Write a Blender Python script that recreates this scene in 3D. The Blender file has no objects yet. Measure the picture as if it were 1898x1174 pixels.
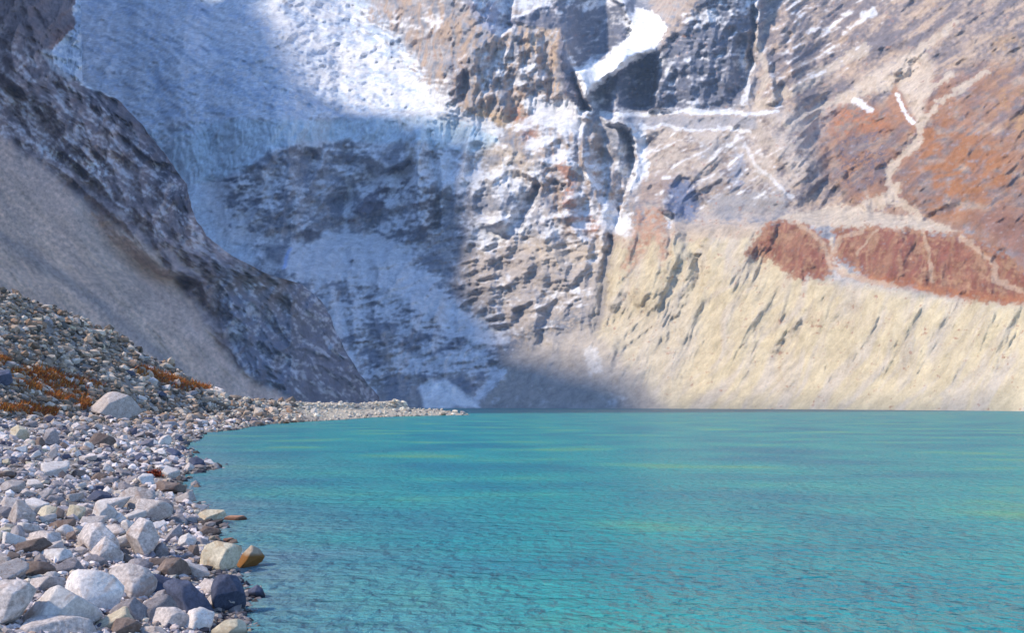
import bpy, bmesh, math, random
import numpy as np
from mathutils import Vector

# ------------------------------------------------------------------ camera, sky, sun, exposure
SC = bpy.context.scene
COL = SC.collection
F = 1823.0          # focal length, in units of a 1898-wide picture
U0, V0 = 949.0, 752.0   # vanishing column and horizon row
HC = 3.5            # eye height above the lake
cam_d = bpy.data.cameras.new("camera"); cam = bpy.data.objects.new("camera", cam_d)
COL.objects.link(cam); SC.camera = cam
cam_d.sensor_width = 36.0; cam_d.lens = 36.0 * F / 1898.0
cam_d.shift_y = (V0 - 587.0) / 1898.0
cam_d.clip_start = 0.5; cam_d.clip_end = 30000
cam.location = (0, 0, HC); cam.rotation_euler = (math.radians(90), 0, 0)

SUN_AZ, SUN_EL = -105.0, 42.0       # degrees, azimuth from the view axis (+y), negative = left
world = bpy.data.worlds.new("World"); SC.world = world; world.use_nodes = True
wn = world.node_tree.nodes; wl = world.node_tree.links
sky = wn.new("ShaderNodeTexSky"); sky.sky_type = 'NISHITA'; sky.sun_disc = False
sky.sun_elevation = math.radians(SUN_EL); sky.sun_rotation = math.radians(SUN_AZ)
sky.altitude = 4200; sky.air_density = 1.8; sky.dust_density = 0.4; sky.ozone_density = 6.0
bg = wn["Background"]; bg.inputs["Strength"].default_value = 0.15
wl.new(sky.outputs[0], bg.inputs[0])
sd = bpy.data.lights.new("sun", 'SUN'); sd.energy = 4.4; sd.angle = math.radians(4.5); sd.color = (1.0, 0.85, 0.67)
sun = bpy.data.objects.new("sun", sd); COL.objects.link(sun)
_a, _e = math.radians(SUN_AZ), math.radians(SUN_EL)
S = np.array([math.sin(_a) * math.cos(_e), math.cos(_a) * math.cos(_e), math.sin(_e)])   # towards the sun
sun.rotation_euler = Vector(S).to_track_quat('Z', 'Y').to_euler()
SC.view_settings.view_transform = 'Standard'; SC.view_settings.look = 'None'
SC.view_settings.gamma = 1.0; SC.view_settings.exposure = 1.12
SC.cycles.max_bounces = 6; SC.cycles.diffuse_bounces = 3; SC.cycles.use_denoising = True

rng = np.random.default_rng(11)
R = random.Random(5)

# ------------------------------------------------------------------ noise
_perm = np.random.default_rng(3).permutation(4096).astype(np.int32)
def _hash(ix, iy, iz):
    return _perm[(_perm[(_perm[ix & 4095] + iy) & 4095] + iz) & 4095]
_g = np.random.default_rng(4).normal(size=(4096, 3)).astype(np.float32)
_g /= np.linalg.norm(_g, axis=1, keepdims=True)
def noise(x, y, z=0.0):
    x = np.asarray(x, np.float32); y = np.asarray(y, np.float32); z = np.zeros_like(x) + np.float32(z) if np.isscalar(z) else np.asarray(z, np.float32)
    ix, iy, iz = (np.floor(a).astype(np.int32) for a in (x, y, z))
    fx, fy, fz = x - ix, y - iy, z - iz
    ux, uy, uz = (a * a * a * (a * (a * 6 - 15) + 10) for a in (fx, fy, fz))
    flat = np.isscalar(z) or not fz.any()
    def corner(dx, dy, dz):
        g = _g[_hash(ix + dx, iy + dy, iz + dz)]
        return g[..., 0] * (fx - dx) + g[..., 1] * (fy - dy) + g[..., 2] * (fz - dz)
    def layer(dz):
        a = corner(0, 0, dz); b = corner(1, 0, dz); c = corner(0, 1, dz); d = corner(1, 1, dz)
        a = a + (b - a) * ux; c = c + (d - c) * ux
        return a + (c - a) * uy
    l0 = layer(0)
    if flat: return l0 * 1.7
    l1 = layer(1)
    return (l0 + (l1 - l0) * uz) * 1.7
def fbm(x, y, z=0.0, o=4, g=0.5):
    t = 0; a = 1.0; n = 0
    for i in range(o):
        t = t + a * noise(x * 2**i + 17.3 * i, y * 2**i - 9.1 * i, (z if np.isscalar(z) else z * 2**i) + (7 * i)); n += a; a *= g
    return t / n
def ridged(x, y, o=4, s=0):
    t = 0; a = 1.0; n = 0
    for i in range(o):
        t = t + a * (1 - np.abs(noise(x * 2**i + 3.7 * i, y * 2**i + 5.1 * i, s + i)) * 2); n += a; a *= 0.5
    return t / n
def streak(U, V, ang, ln, wd, s, o=4):
    """noise drawn out along a direction (degrees, picture sense: 0 = right, 90 = up)"""
    a = math.radians(ang); c, n = math.cos(a), -math.sin(a)
    U, V = U + wd * 1.1 * noise(U / (wd * 4), V / (wd * 4), s + 40), V + wd * 1.1 * noise(U / (wd * 4), V / (wd * 4), s + 41)
    return fbm((U * c + V * n) / ln, (-U * n + V * c) / wd, s, o)
def rstreak(U, V, ang, ln, wd, s, o=4):
    """sharp crests drawn out along a direction"""
    a = math.radians(ang); c, n = math.cos(a), -math.sin(a)
    U, V = U + wd * .4 * noise(U / (wd * 3), V / (wd * 3), s + 40), V + wd * .4 * noise(U / (wd * 3), V / (wd * 3), s + 41)
    x, y = (U * c + V * n) / ln, (-U * n + V * c) / wd; t = 0; w = 1.0; m = 0; k = 1.0
    for i in range(o):
        q = 1 - np.abs(noise(x * 1.9**i + 5.7 * i, y * 1.9**i + 3.1 * i, s + i)) * 2.6
        t = t + w * k * q; k = np.clip(q * .6 + .5, .2, 1.2); m += w; w *= .5
        x, y = x * .93 + y * .12, y * .93 - x * .12
    return t / m - .3
def sstep(a, b, x):
    t = np.clip((x - a) / (b - a), 0, 1); return t * t * (3 - 2 * t)
def seg_dist(U, V, pts, closed):
    pts = np.array(pts, float); n = len(pts); d2 = np.full(U.shape, 1e18); 
    for i in range(n if closed else n - 1):
        a = pts[i]; b = pts[(i + 1) % n]; ab = b - a; l2 = max((ab**2).sum(), 1e-9)
        t = np.clip(((U - a[0]) * ab[0] + (V - a[1]) * ab[1]) / l2, 0, 1)
        d2 = np.minimum(d2, (U - a[0] - t * ab[0])**2 + (V - a[1] - t * ab[1])**2)
    return np.sqrt(d2)
def poly_mask(U, V, pts, soft=12.0):
    """1 inside an outline, 0 outside, soft edge"""
    d = seg_dist(U, V, pts, True); ins = np.zeros(U.shape, bool); n = len(pts)
    for i in range(n):
        x1, y1 = pts[i]; x2, y2 = pts[(i + 1) % n]
        if y1 == y2: continue
        c = ((y1 > V) != (y2 > V)) & (U < (x2 - x1) * (V - y1) / (y2 - y1) + x1)
        ins ^= c
    return sstep(-soft, soft, np.where(ins, d, -d))
def line_mask(U, V, pts, w, soft=None):
    d = seg_dist(U, V, pts, False); soft = w if soft is None else soft
    return 1 - sstep(max(w - soft, 0), w + soft, d)
def mix(a, b, t):
    t = np.asarray(t)[..., None]; return a * (1 - t) + np.asarray(b, float) * t

# ------------------------------------------------------------------ materials
def new_mat(name):
    m = bpy.data.materials.new(name); m.use_nodes = True
    return m, m.node_tree.nodes, m.node_tree.links, m.node_tree.nodes["Principled BSDF"]
def attr_mat(name, rough=0.95, scale=0.2, amp=0.5, var=0.15, dist=1.0, spec=0.1):
    m, n, l, p = new_mat(name)
    at = n.new("ShaderNodeAttribute"); at.attribute_name = "albedo"
    tc = n.new("ShaderNodeTexCoord"); nz = n.new("ShaderNodeTexNoise")
    nz.inputs["Scale"].default_value = scale; nz.inputs["Detail"].default_value = 8; nz.inputs["Roughness"].default_value = 0.65
    l.new(tc.outputs["Object"], nz.inputs["Vector"])
    mr = n.new("ShaderNodeMapRange"); mr.inputs["To Min"].default_value = 1 - var * 2; mr.inputs["To Max"].default_value = 1 + var * 2
    mr.inputs["From Min"].default_value = 0.2; mr.inputs["From Max"].default_value = 0.8
    l.new(nz.outputs["Fac"], mr.inputs["Value"])
    vm = n.new("ShaderNodeVectorMath"); vm.operation = 'SCALE'
    l.new(at.outputs["Color"], vm.inputs[0]); l.new(mr.outputs[0], vm.inputs["Scale"])
    l.new(vm.outputs[0], p.inputs["Base Color"])
    b = n.new("ShaderNodeBump"); b.inputs["Strength"].default_value = amp; b.inputs["Distance"].default_value = dist
    l.new(nz.outputs["Fac"], b.inputs["Height"]); l.new(b.outputs[0], p.inputs["Normal"])
    p.inputs["Roughness"].default_value = rough; p.inputs["Specular IOR Level"].default_value = spec
    return m
M_MTN = attr_mat("mountain_rock_and_snow", scale=0.06, amp=0.7, var=0.17, dist=6.0)
M_GROUND = attr_mat("gravel_ground", scale=3.0, amp=0.8, var=0.25, dist=0.1)
M_STONES = attr_mat("loose_stones", scale=5.0, amp=0.4, var=0.2, dist=0.05)
M_GRASS = attr_mat("dry_orange_grass", scale=8.0, amp=0.0, var=0.2)

def rock_mat(name, dark, light, speck=0.5, wet=None, veins=0.0):
    """weathered stone: mottled, speckled, faintly banded; wet = colour of a wetted base"""
    m, n, l, p = new_mat(name)
    tc = n.new("ShaderNodeTexCoord"); oi = n.new("ShaderNodeObjectInfo")
    ad = n.new("ShaderNodeVectorMath"); ad.operation = 'ADD'
    l.new(tc.outputs["Object"], ad.inputs[0]); l.new(oi.outputs["Location"], ad.inputs[1])
    n1 = n.new("ShaderNodeTexNoise"); n1.inputs["Scale"].default_value = 2.2; n1.inputs["Detail"].default_value = 9; n1.inputs["Roughness"].default_value = 0.7
    n2 = n.new("ShaderNodeTexNoise"); n2.inputs["Scale"].default_value = 14; n2.inputs["Detail"].default_value = 6; n2.inputs["Roughness"].default_value = 0.8
    for q in (n1, n2): l.new(ad.outputs[0], q.inputs["Vector"])
    r1 = n.new("ShaderNodeValToRGB"); r1.color_ramp.elements[0].position = 0.32; r1.color_ramp.elements[1].position = 0.66
    r1.color_ramp.elements[0].color = (*dark, 1); r1.color_ramp.elements[1].color = (*light, 1)
    l.new(n1.outputs["Fac"], r1.inputs[0])
    r2 = n.new("ShaderNodeValToRGB"); r2.color_ramp.elements[0].position = 0.38; r2.color_ramp.elements[1].position = 0.6
    r2.color_ramp.elements[0].color = (1 - speck, 1 - speck, 1 - speck, 1); r2.color_ramp.elements[1].color = (1.12, 1.12, 1.12, 1)
    l.new(n2.outputs["Fac"], r2.inputs[0])
    mx = n.new("ShaderNodeMix"); mx.data_type = 'RGBA'; mx.blend_type = 'MULTIPLY'; mx.inputs[0].default_value = 1.0
    l.new(r1.outputs[0], mx.inputs[6]); l.new(r2.outputs[0], mx.inputs[7])
    out = mx.outputs[2]
    n3 = n.new("ShaderNodeTexNoise"); n3.inputs["Scale"].default_value = 3.1; n3.inputs["Detail"].default_value = 5; n3.inputs["Distortion"].default_value = 1.2; l.new(ad.outputs[0], n3.inputs["Vector"])
    r3 = n.new("ShaderNodeMapRange"); r3.inputs["From Min"].default_value = .56; r3.inputs["From Max"].default_value = .66; r3.inputs["To Max"].default_value = .55; l.new(n3.outputs["Fac"], r3.inputs["Value"])
    st = n.new("ShaderNodeMix"); st.data_type = 'RGBA'; l.new(r3.outputs[0], st.inputs[0]); l.new(out, st.inputs[6]); st.inputs[7].default_value = (dark[0] * .8, dark[1] * .62, dark[2] * .5, 1); out = st.outputs[2]
    rv = n.new("ShaderNodeMapRange"); rv.inputs["To Min"].default_value = 0.82; rv.inputs["To Max"].default_value = 1.15
    l.new(oi.outputs["Random"], rv.inputs["Value"])
    sc = n.new("ShaderNodeVectorMath"); sc.operation = 'SCALE'; l.new(out, sc.inputs[0]); l.new(rv.outputs[0], sc.inputs["Scale"]); out = sc.outputs[0]
    # damp stone just above the lake
    ge = n.new("ShaderNodeNewGeometry"); sx = n.new("ShaderNodeSeparateXYZ"); l.new(ge.outputs["Position"], sx.inputs[0])
    wr = n.new("ShaderNodeMapRange"); wr.inputs["From Min"].default_value = 0.22 if wet else 0.05; wr.inputs["From Max"].default_value = 0.30 if wet else 0.14
    l.new(sx.outputs["Z"], wr.inputs["Value"])
    mw = n.new("ShaderNodeMix"); mw.data_type = 'RGBA'; l.new(wr.outputs[0], mw.inputs[0])
    mw.inputs[6].default_value = (*(wet or tuple(c * 0.35 for c in dark)), 1); l.new(out, mw.inputs[7])
    l.new(mw.outputs[2], p.inputs["Base Color"])
    b = n.new("ShaderNodeBump"); b.inputs["Strength"].default_value = 0.55; b.inputs["Distance"].default_value = 0.05
    l.new(n2.outputs["Fac"], b.inputs["Height"]); l.new(b.outputs[0], p.inputs["Normal"])
    p.inputs["Roughness"].default_value = 0.85; p.inputs["Specular IOR Level"].default_value = 0.2
    return m
RM = dict(
    white=rock_mat("white_granite", (.50, .45, .43), (.78, .73, .70), .30),
    pale=rock_mat("pale_speckled_granite", (.37, .32, .30), (.66, .59, .56), .45),
    cream=rock_mat("cream_granite", (.42, .36, .26), (.68, .60, .46), .30),
    tan=rock_mat("tan_wet_granite", (.26, .20, .15), (.40, .32, .24), .3, wet=(.20, .09, .025)),
    grey=rock_mat("grey_stone", (.18, .17, .19), (.38, .34, .34), .35),
    dark=rock_mat("dark_slate_stone", (.05, .06, .10), (.11, .125, .19), .35),
    brown=rock_mat("brown_stone", (.12, .085, .075), (.26, .20, .17), .35),
    red=rock_mat("reddish_stone", (.26, .13, .09), (.45, .27, .19), .3),
)

# ------------------------------------------------------------------ helpers
def tag(o, label=None, cat=None, group=None, kind=None):
    if label: o['label'] = label
    if cat: o['category'] = cat
    if group: o['group'] = group
    if kind: o['kind'] = kind
    return o
def mesh_np(name, verts, faces, mat, col=None, smooth=True):
    """verts (n,3), faces (m,k) array of equal polygons"""
    me = bpy.data.meshes.new(name); verts = np.asarray(verts, np.float32); faces = np.asarray(faces, np.int32)
    me.vertices.add(len(verts)); me.vertices.foreach_set("co", verts.ravel())
    k = faces.shape[1]; me.loops.add(faces.size); me.loops.foreach_set("vertex_index", faces.ravel())
    me.polygons.add(len(faces)); me.polygons.foreach_set("loop_start", np.arange(0, faces.size, k, dtype=np.int32))
    me.polygons.foreach_set("loop_total", np.full(len(faces), k, np.int32))
    me.polygons.foreach_set("use_smooth", np.full(len(faces), smooth, bool))
    me.update(calc_edges=True)
    if col is not None:
        at = me.attributes.new("albedo", 'FLOAT_COLOR', 'POINT')
        c4 = np.ones((len(verts), 4), np.float32); c4[:, :3] = np.clip(col, 0.01, 0.92); at.data.foreach_set("color", c4.ravel())
    me.materials.append(mat)
    o = bpy.data.objects.new(name, me); COL.objects.link(o); return o
def grid_faces(nr, nc):
    i = np.arange(nr * nc).reshape(nr, nc)
    return np.stack([i[:-1, :-1].ravel(), i[:-1, 1:].ravel(), i[1:, 1:].ravel(), i[1:, :-1].ravel()], 1)
def pos(U, V, Y):
    """the point at depth Y seen in direction (U, V)"""
    return np.stack([(U - U0) / F * Y, Y, HC + (V0 - V) / F * Y], -1)
# ------------------------------------------------------------------ the cirque: one terrain sheet, its depth found from the steepness of each zone
def arr(*segs):
    return np.concatenate([np.arange(a, b, s, dtype=float) for a, b, s in segs])
us = arr((-1000, -80, 20), (-80, 1980, 2), (1980, 2800, 20)); vs = arr((-420, -60, 12), (-60, 776, 2))[::-1]
U, V = np.meshgrid(us, vs)
# wander the outlines a little so that no border is a clean curve
WU = U + 9 * fbm(U / 60, V / 60, 1, 3) + 5 * fbm(U / 14, V / 14, 2, 3)
WV = V + 9 * fbm(U / 60, V / 60, 3, 3) + 5 * fbm(U / 14, V / 14, 4, 3)
def P(pts, soft=10): return poly_mask(WU, WV, pts, soft)
def L(pts, w, soft=None): return line_mask(WU, WV, pts, w, soft)

G_GLACIER = [(-1000, -420), (600, -420), (660, -20), (740, 70), (790, 130), (800, 180), (850, 215), (740, 222), (560, 216), (400, 222), (330, 270), (200, 275), (-1000, 260)]
G_ICECLIFF = [(240, 250), (400, 222), (500, 222), (740, 218), (850, 215), (915, 235), (925, 262), (800, 262), (690, 262), (560, 262), (520, 272), (470, 300), (420, 330), (350, 345)]
G_CLIFF = [(400, 330), (470, 295), (520, 268), (600, 262), (770, 258), (850, 275), (905, 262), (880, 330), (910, 390), (900, 440), (800, 440), (690, 430), (640, 415), (560, 445), (500, 440), (430, 400)]
G_CHUTE = [(350, 330), (400, 320), (430, 390), (500, 440), (560, 450), (540, 510), (460, 480), (380, 450), (350, 390)]
G_RAMP = [(560, 450), (640, 425), (700, 440), (780, 490), (850, 560), (905, 610), (880, 640), (800, 590), (700, 540), (620, 520), (545, 500)]
G_BUTT = [(905, 75), (950, 52), (1040, 55), (1062, 130), (1092, 200), (1075, 212), (1000, 190), (985, 215), (930, 225), (860, 218), (800, 190), (790, 160), (830, 110)]
G_UPROCK = [(655, -420), (880, -420), (945, 50), (900, 70), (850, 110), (800, 150), (770, 110), (700, 70), (655, 0)]
G_WALL1 = [(940, 40), (990, 20), (1100, -30), (1150, 10), (1175, 70), (1120, 100), (1068, 122), (1040, 55)]
G_COULOIR = [(1175, 15), (1210, 20), (1238, 50), (1215, 92), (1160, 125), (1105, 165), (1088, 178), (1064, 132), (1120, 108), (1160, 75)]
G_WALL2 = [(1110, 195), (1130, 170), (1150, 115), (1190, 98), (1215, 100), (1250, 40), (1290, -20), (1405, -30), (1400, 120), (1375, 180), (1350, 206), (1240, 206), (1130, 208)]
G_TERR = [(1180, 412), (1330, 405), (1450, 395), (1560, 375), (1620, 390), (1700, 400), (1780, 425), (1700, 440), (1560, 425), (1420, 420), (1200, 430)]
G_RED1 = [(1378, 474), (1400, 440), (1420, 410), (1490, 414), (1540, 452), (1540, 490), (1530, 522), (1480, 518), (1445, 492), (1420, 480)]
G_RED2 = [(1545, 425), (1580, 418), (1700, 428), (1790, 435), (1850, 460), (1898, 500), (1960, 530), (1960, 562), (1890, 566), (1800, 560), (1700, 535), (1620, 520), (1550, 480)]

WU0, WV0 = WU, WV
WU = U + 10 * fbm(U / 70, V / 70, 1, 2); WV = V + 10 * fbm(U / 70, V / 70, 3, 2)
def smooth_u(M_, k, n=3):
    ker = np.ones(k) / k
    for _ in range(n):
        Mp = np.pad(M_, ((0, 0), (k // 2, k // 2)), mode='edge'); c = np.cumsum(np.pad(Mp, ((0, 0), (1, 0))), 1)
        M_ = (c[:, k:] - c[:, :-k]) / k
    return M_
s = np.full(U.shape, 0.80)
def slope(m, val):
    global s
    s = s * (1 - m) + val * m
slope(P([(1100, 560), (1960, 560), (2800, 500), (2800, 800), (1100, 800)], 50), 0.66)
slope(P([(1130, 425), (1400, 430), (1500, 515), (1700, 545), (1980, 570), (2800, 570), (2800, 650), (1500, 680), (1130, 600)], 30), 1.0)
slope(P(G_GLACIER, 14), 0.62); slope(P(G_ICECLIFF, 6), 2.2); slope(P(G_CLIFF, 14), 1.5); slope(P(G_RAMP, 16), 0.55)
slope(P([(600, 560), (900, 620), (930, 750), (690, 750)], 25), 0.68)
slope(P([(850, 450), (1120, 450), (1090, 600), (960, 650), (860, 560)], 25), 1.0)
slope(P([(930, 650), (1110, 600), (1260, 760), (900, 760)], 20), 0.6)
slope(P([(900, 265), (1180, 240), (1150, 440), (1060, 460), (910, 440)], 20), 1.3)
slope(P(G_BUTT, 6), 2.2); slope(P(G_UPROCK, 10), 1.5); slope(P(G_WALL1, 8), 0.9); slope(P(G_COULOIR, 8), 0.72); slope(P(G_WALL2, 8), 2.6)
slope(P([(1110, 196), (1450, 202), (1450, 214), (1110, 216)], 4), 0.5)
slope(P([(1190, 225), (1480, 225), (1470, 390), (1190, 400)], 25), 0.95)
slope(P(G_TERR, 10), 0.36); slope(P(G_RED1, 10), 0.95); slope(P(G_RED2, 12), 0.9)
# steps in the rock bands: short risers and ledges
ledge = streak(U, V, 8, 90, 12, 5, 4)
rocky = np.clip(P(G_CLIFF, 20) + P([(840, 260), (1180, 240), (1180, 440), (1000, 640), (860, 560)], 25) * .8 + P([(600, 430), (930, 430), (930, 740), (690, 740)], 25) * .5, 0, 1)
s = s * np.exp(0.8 * ledge * rocky)
s = smooth_u(s, 5, 2)
T = (V0 - V) / F
s = np.maximum(s, T + 0.16 + 0.1 * sstep(.3, .42, T))
y0 = np.interp(us, [-1000, 400, 690, 900, 1240, 1500, 1700, 1898, 2400, 2800], [1300, 1350, 1300, 1250, 1050, 850, 700, 590, 420, 330])
integ = np.zeros(U.shape); dt = (vs[:-1] - vs[1:]) / F
f_ = 1.0 / (s - T)
integ[1:] = np.cumsum((f_[1:] + f_[:-1]) * 0.5 * dt[:, None], 0)
t0 = -HC / y0
c0 = np.array([np.interp(t0[j], T[:, 0], integ[:, j]) for j in range(len(us))])
LY = np.log(y0)[None] + integ - c0[None]
LY = smooth_u(LY, 9, 3); WU, WV = WU0, WV0
above = sstep(0.0, 0.035, T - t0[None])            # keep the shoreline where it is
# broad buttresses and gullies, then finer relief
disp = 0.030 * fbm(U / 170, V / 260, 6, 3)
rough = np.clip(0.45 + 0.75 * rocky + P(G_BUTT, 12) * .8 + P(G_WALL2, 12) * .8 + P(G_WALL1, 12) * .8 + P(G_UPROCK, 12) * .6 - P(G_GLACIER, 30) * .1, 0, 1.5)
upr = P([(1400, -420), (2800, -420), (2800, 420), (1900, 430), (1480, 400), (1180, 380), (1190, 215), (1400, 205)], 25)   # upper right mountainside
cream = P([(1120, 430), (1400, 425), (1500, 515), (1700, 545), (1960, 570), (2800, 570), (2800, 800), (1240, 800), (1090, 650)], 18)
disp -= rough * (0.006 * rstreak(U, V, 14, 70, 36, 2, 6) + .013 * rstreak(U, V, 80, 80, 45, 86, 6)) * (1 - upr) * (1 - .85 * cream)
apron = P([(850, 440), (1120, 440), (1100, 600), (960, 650), (860, 560)], 20)
lowl = P([(560, 430), (930, 430), (930, 750), (690, 750), (620, 560)], 25)
disp -= (apron * .005 + lowl * .0045) * (rstreak(U, V, 12, 70, 16, 81, 5) + .8 * rstreak(U, V, 70, 60, 40, 87, 5))
disp += rough * 0.006 * fbm(U / 18, V / 14, 9, 4) * (1 - .8 * cream)
# upper right: ribs running from lower left to upper right
rib = streak(U, V, 35, 150, 26, 8, 5)
midr = P([(1185, 218), (1480, 210), (1520, 300), (1480, 400), (1190, 405)], 20)
redg = P([(1480, 250), (1560, 185), (1660, 200), (1720, 150), (1830, 120), (2800, 60), (2800, 440), (1900, 500), (1760, 430), (1700, 390), (1600, 400), (1540, 330)], 30)
disp -= upr * (1 - .2 * redg) * (1 - .35 * midr) * (0.013 * rstreak(U, V, 38, 140, 30, 82, 6) + .009 * rstreak(U, V, 75, 80, 50, 88, 5) + 0.012 * fbm(U / 90, V / 70, 71, 4) + 0.004 * streak(U, V, 40, 40, 9, 12, 3))
# eroded moraine face: many rills running down to the left
fall = streak(U, V, 66, 75, 10, 3, 4); fallb = streak(U, V, 60, 190, 30, 13, 3)
rill = cream * P([(1130, 480), (1400, 480), (1480, 520), (1700, 550), (2000, 580), (2000, 640), (1640, 690), (1560, 720), (1400, 650), (1250, 660), (1130, 620)], 40)
disp -= rill * np.clip(.45 + 2.0 * fbm(U / 90, V / 60, 72, 3), .1, 1.3) * (.0045 * rstreak(U, V, 68, 120, 13, 83, 6) + .0055 * rstreak(U, V, 62, 170, 34, 96, 5)) + cream * (.012 * rstreak(U, V, 60, 200, 60, 84, 3) + .0018 * rstreak(U, V, 64, 50, 8, 85, 3))
# glacier: crevassed waves
disp += P(G_GLACIER, 25) * (-.007 * rstreak(U, V, -22, 60, 18, 93, 5) - .006 * rstreak(U, V, 60, 50, 26, 94, 5) + 0.010 * streak(U, V, 12, 90, 15, 14, 4) + 0.012 * streak(U, V, -38, 130, 40, 15, 3)) + P(G_ICECLIFF, 12) * 0.006 * streak(U, V, 86, 30, 7, 16, 4)
disp += .012 * sstep(-420, -60, -V) * 0
# buttress: folded faces; gully strokes (positive = cut in, negative = standing out)
def cut(pts, w, a): 
    global disp
    disp = disp + a * L(pts, w, w)
def facet(pts, u0, u1, a, soft=5):
    """turn a face: depth grows from u0 to u1, so the face looks right (a > 0) and ends in a step"""
    global disp
    disp = disp + a * P(pts, soft) * (np.clip((WU - u0) / (u1 - u0), 0, 1) - .35)
disp -= .07 * P(G_COULOIR, 12) * sstep(50, 130, V)
for f_ in [([(1290, -60), (1405, -60), (1400, 120), (1375, 180), (1350, 206), (1205, 206), (1215, 170), (1290, 30)], 1205, 1405, .13),
           ([(1158, 108), (1190, 98), (1215, 102), (1210, 200), (1125, 205), (1135, 165)], 1125, 1215, .07), ([(940, 40), (990, 15), (1100, -30), (1150, 10), (1175, 70), (1120, 100), (1068, 122), (1040, 55)], 940, 1175, .075),
           ([(1038, 56), (1062, 130), (1094, 206), (1070, 208), (1045, 170), (1034, 100)], 1034, 1090, .07), ([(1080, 215), (1165, 240), (1180, 300), (1150, 400), (1110, 370), (1075, 300)], 1070, 1170, .09),
           ([(1225, 325), (1280, 325), (1305, 380), (1280, 408), (1225, 395)], 1225, 1305, .045), ([(1000, 330), (1050, 340), (1040, 400), (990, 380)], 985, 1050, .04), ([(905, 330), (960, 320), (1000, 345), (960, 440), (910, 420)], 905, 1000, .05),
           ([(828, 122), (872, 108), (862, 190), (826, 195)], 826, 872, .03), ([(870, -60), (948, -60), (950, 50), (920, 66), (868, 5)], 868, 950, .07), ([(1442, 60), (1462, 60), (1462, 190), (1438, 190)], 1438, 1465, .03),
           ([(1620, 245), (1655, 240), (1640, 300), (1610, 290)], 1605, 1655, .03), ([(1560, 300), (1590, 300), (1590, 335), (1560, 335)], 1555, 1595, .02), ([(1560, 340), (1600, 390), (1570, 380)], 1555, 1605, .03),
           ([(770, 235), (800, 240), (812, 300), (815, 430), (775, 430), (768, 330)], 768, 815, .05), ([(655, 395), (690, 335), (760, 295), (772, 330), (740, 365), (680, 400)], 655, 772, .05), ([(690, -60), (760, -60), (800, 60), (760, 90), (720, 40)], 690, 800, -.03),
           ([(1130, 440), (1138, 440), (1128, 530), (1108, 612), (1098, 610), (1112, 520)], 1098, 1135, .018), ([(1285, 470), (1300, 470), (1300, 540), (1250, 620), (1240, 600)], 1240, 1300, .02), ([(1215, 390), (1245, 400), (1248, 470), (1225, 500), (1205, 470)], 1200, 1248, .035),
           ([(1390, 60), (1420, 100), (1440, 190), (1400, 200), (1385, 150)], 1385, 1440, -.03)]:
    facet(*f_)
disp += P(G_GLACIER, 25) * .012 * ridged(U / 42, V / 26, 4, 19) * P([(420, -60), (900, -60), (900, 240), (560, 215), (480, 100)], 40)
disp -= (P(G_RED1, 10) + P(G_RED2, 10)) * (.007 * rstreak(U, V, 72, 130, 44, 45, 3) + .002 * rstreak(U, V, 70, 60, 12, 46, 3))
disp += P(G_BUTT, 10) * 0.014 * streak(U, V, 82, 90, 14, 17, 4) + P(G_UPROCK, 10) * 0.012 * streak(U, V, 60, 80, 16, 18, 4)
for pts, w, a in [([(905, 80), (850, 130), (830, 200)], 22, -.02), ([(1045, 60), (1055, 150), (1085, 205)], 14, -.03), ([(920, 100), (960, 190)], 16, .015),
                  ([(1140, 400), (1125, 500), (1105, 610)], 9, .013), ([(1175, 380), (1150, 480), (1135, 560)], 14, -.012),
                  ([(1190, 270), (1185, 350), (1150, 410)], 16, .015), ([(1225, 390), (1240, 470), (1200, 540)], 22, -.03),
                  ([(1300, 460), (1290, 520), (1240, 640)], 12, .012), ([(1500, 510), (1490, 600), (1440, 660)], 10, .012),
                  ([(640, 300), (650, 350), (640, 420)], 10, .012), ([(780, 260), (790, 340), (780, 420)], 24, -.035), ([(690, 330), (620, 380)], 14, .02),
                  ([(1700, 130), (1660, 170), (1700, 235), (1690, 280), (1645, 320), (1680, 390)], 16, .02), ([(1560, 330), (1600, 390)], 14, -.02),
                  ([(1430, 415), (1410, 450), (1380, 470)], 12, -.012), ([(1540, 430), (1540, 480)], 14, .012), ([(1700, 430), (1730, 520)], 12, .01), ([(1840, 470), (1890, 550)], 14, .012),
                  ([(1050, 290), (1060, 360), (1050, 400)], 14, -.02), ([(1000, 300), (930, 400)], 20, -.015), ([(1090, 240), (1140, 330), (1150, 400)], 20, .02),
                  ([(640, 480), (630, 560), (650, 660)], 8, .01), ([(1270, 220), (1400, 250), (1470, 350)], 10, .006), ([(1440, 100), (1450, 190)], 10, .02),
                  ([(920, 640), (1000, 610), (1080, 590)], 16, -.008), ([(1240, 60), (1215, 200)], 10, -.012), ([(1400, 0), (1380, 190)], 12, -.02)]:
    cut(pts, w, a)
LY = LY + disp * above
Y = np.exp(LY)
XYZ = pos(U, V, Y)

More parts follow.
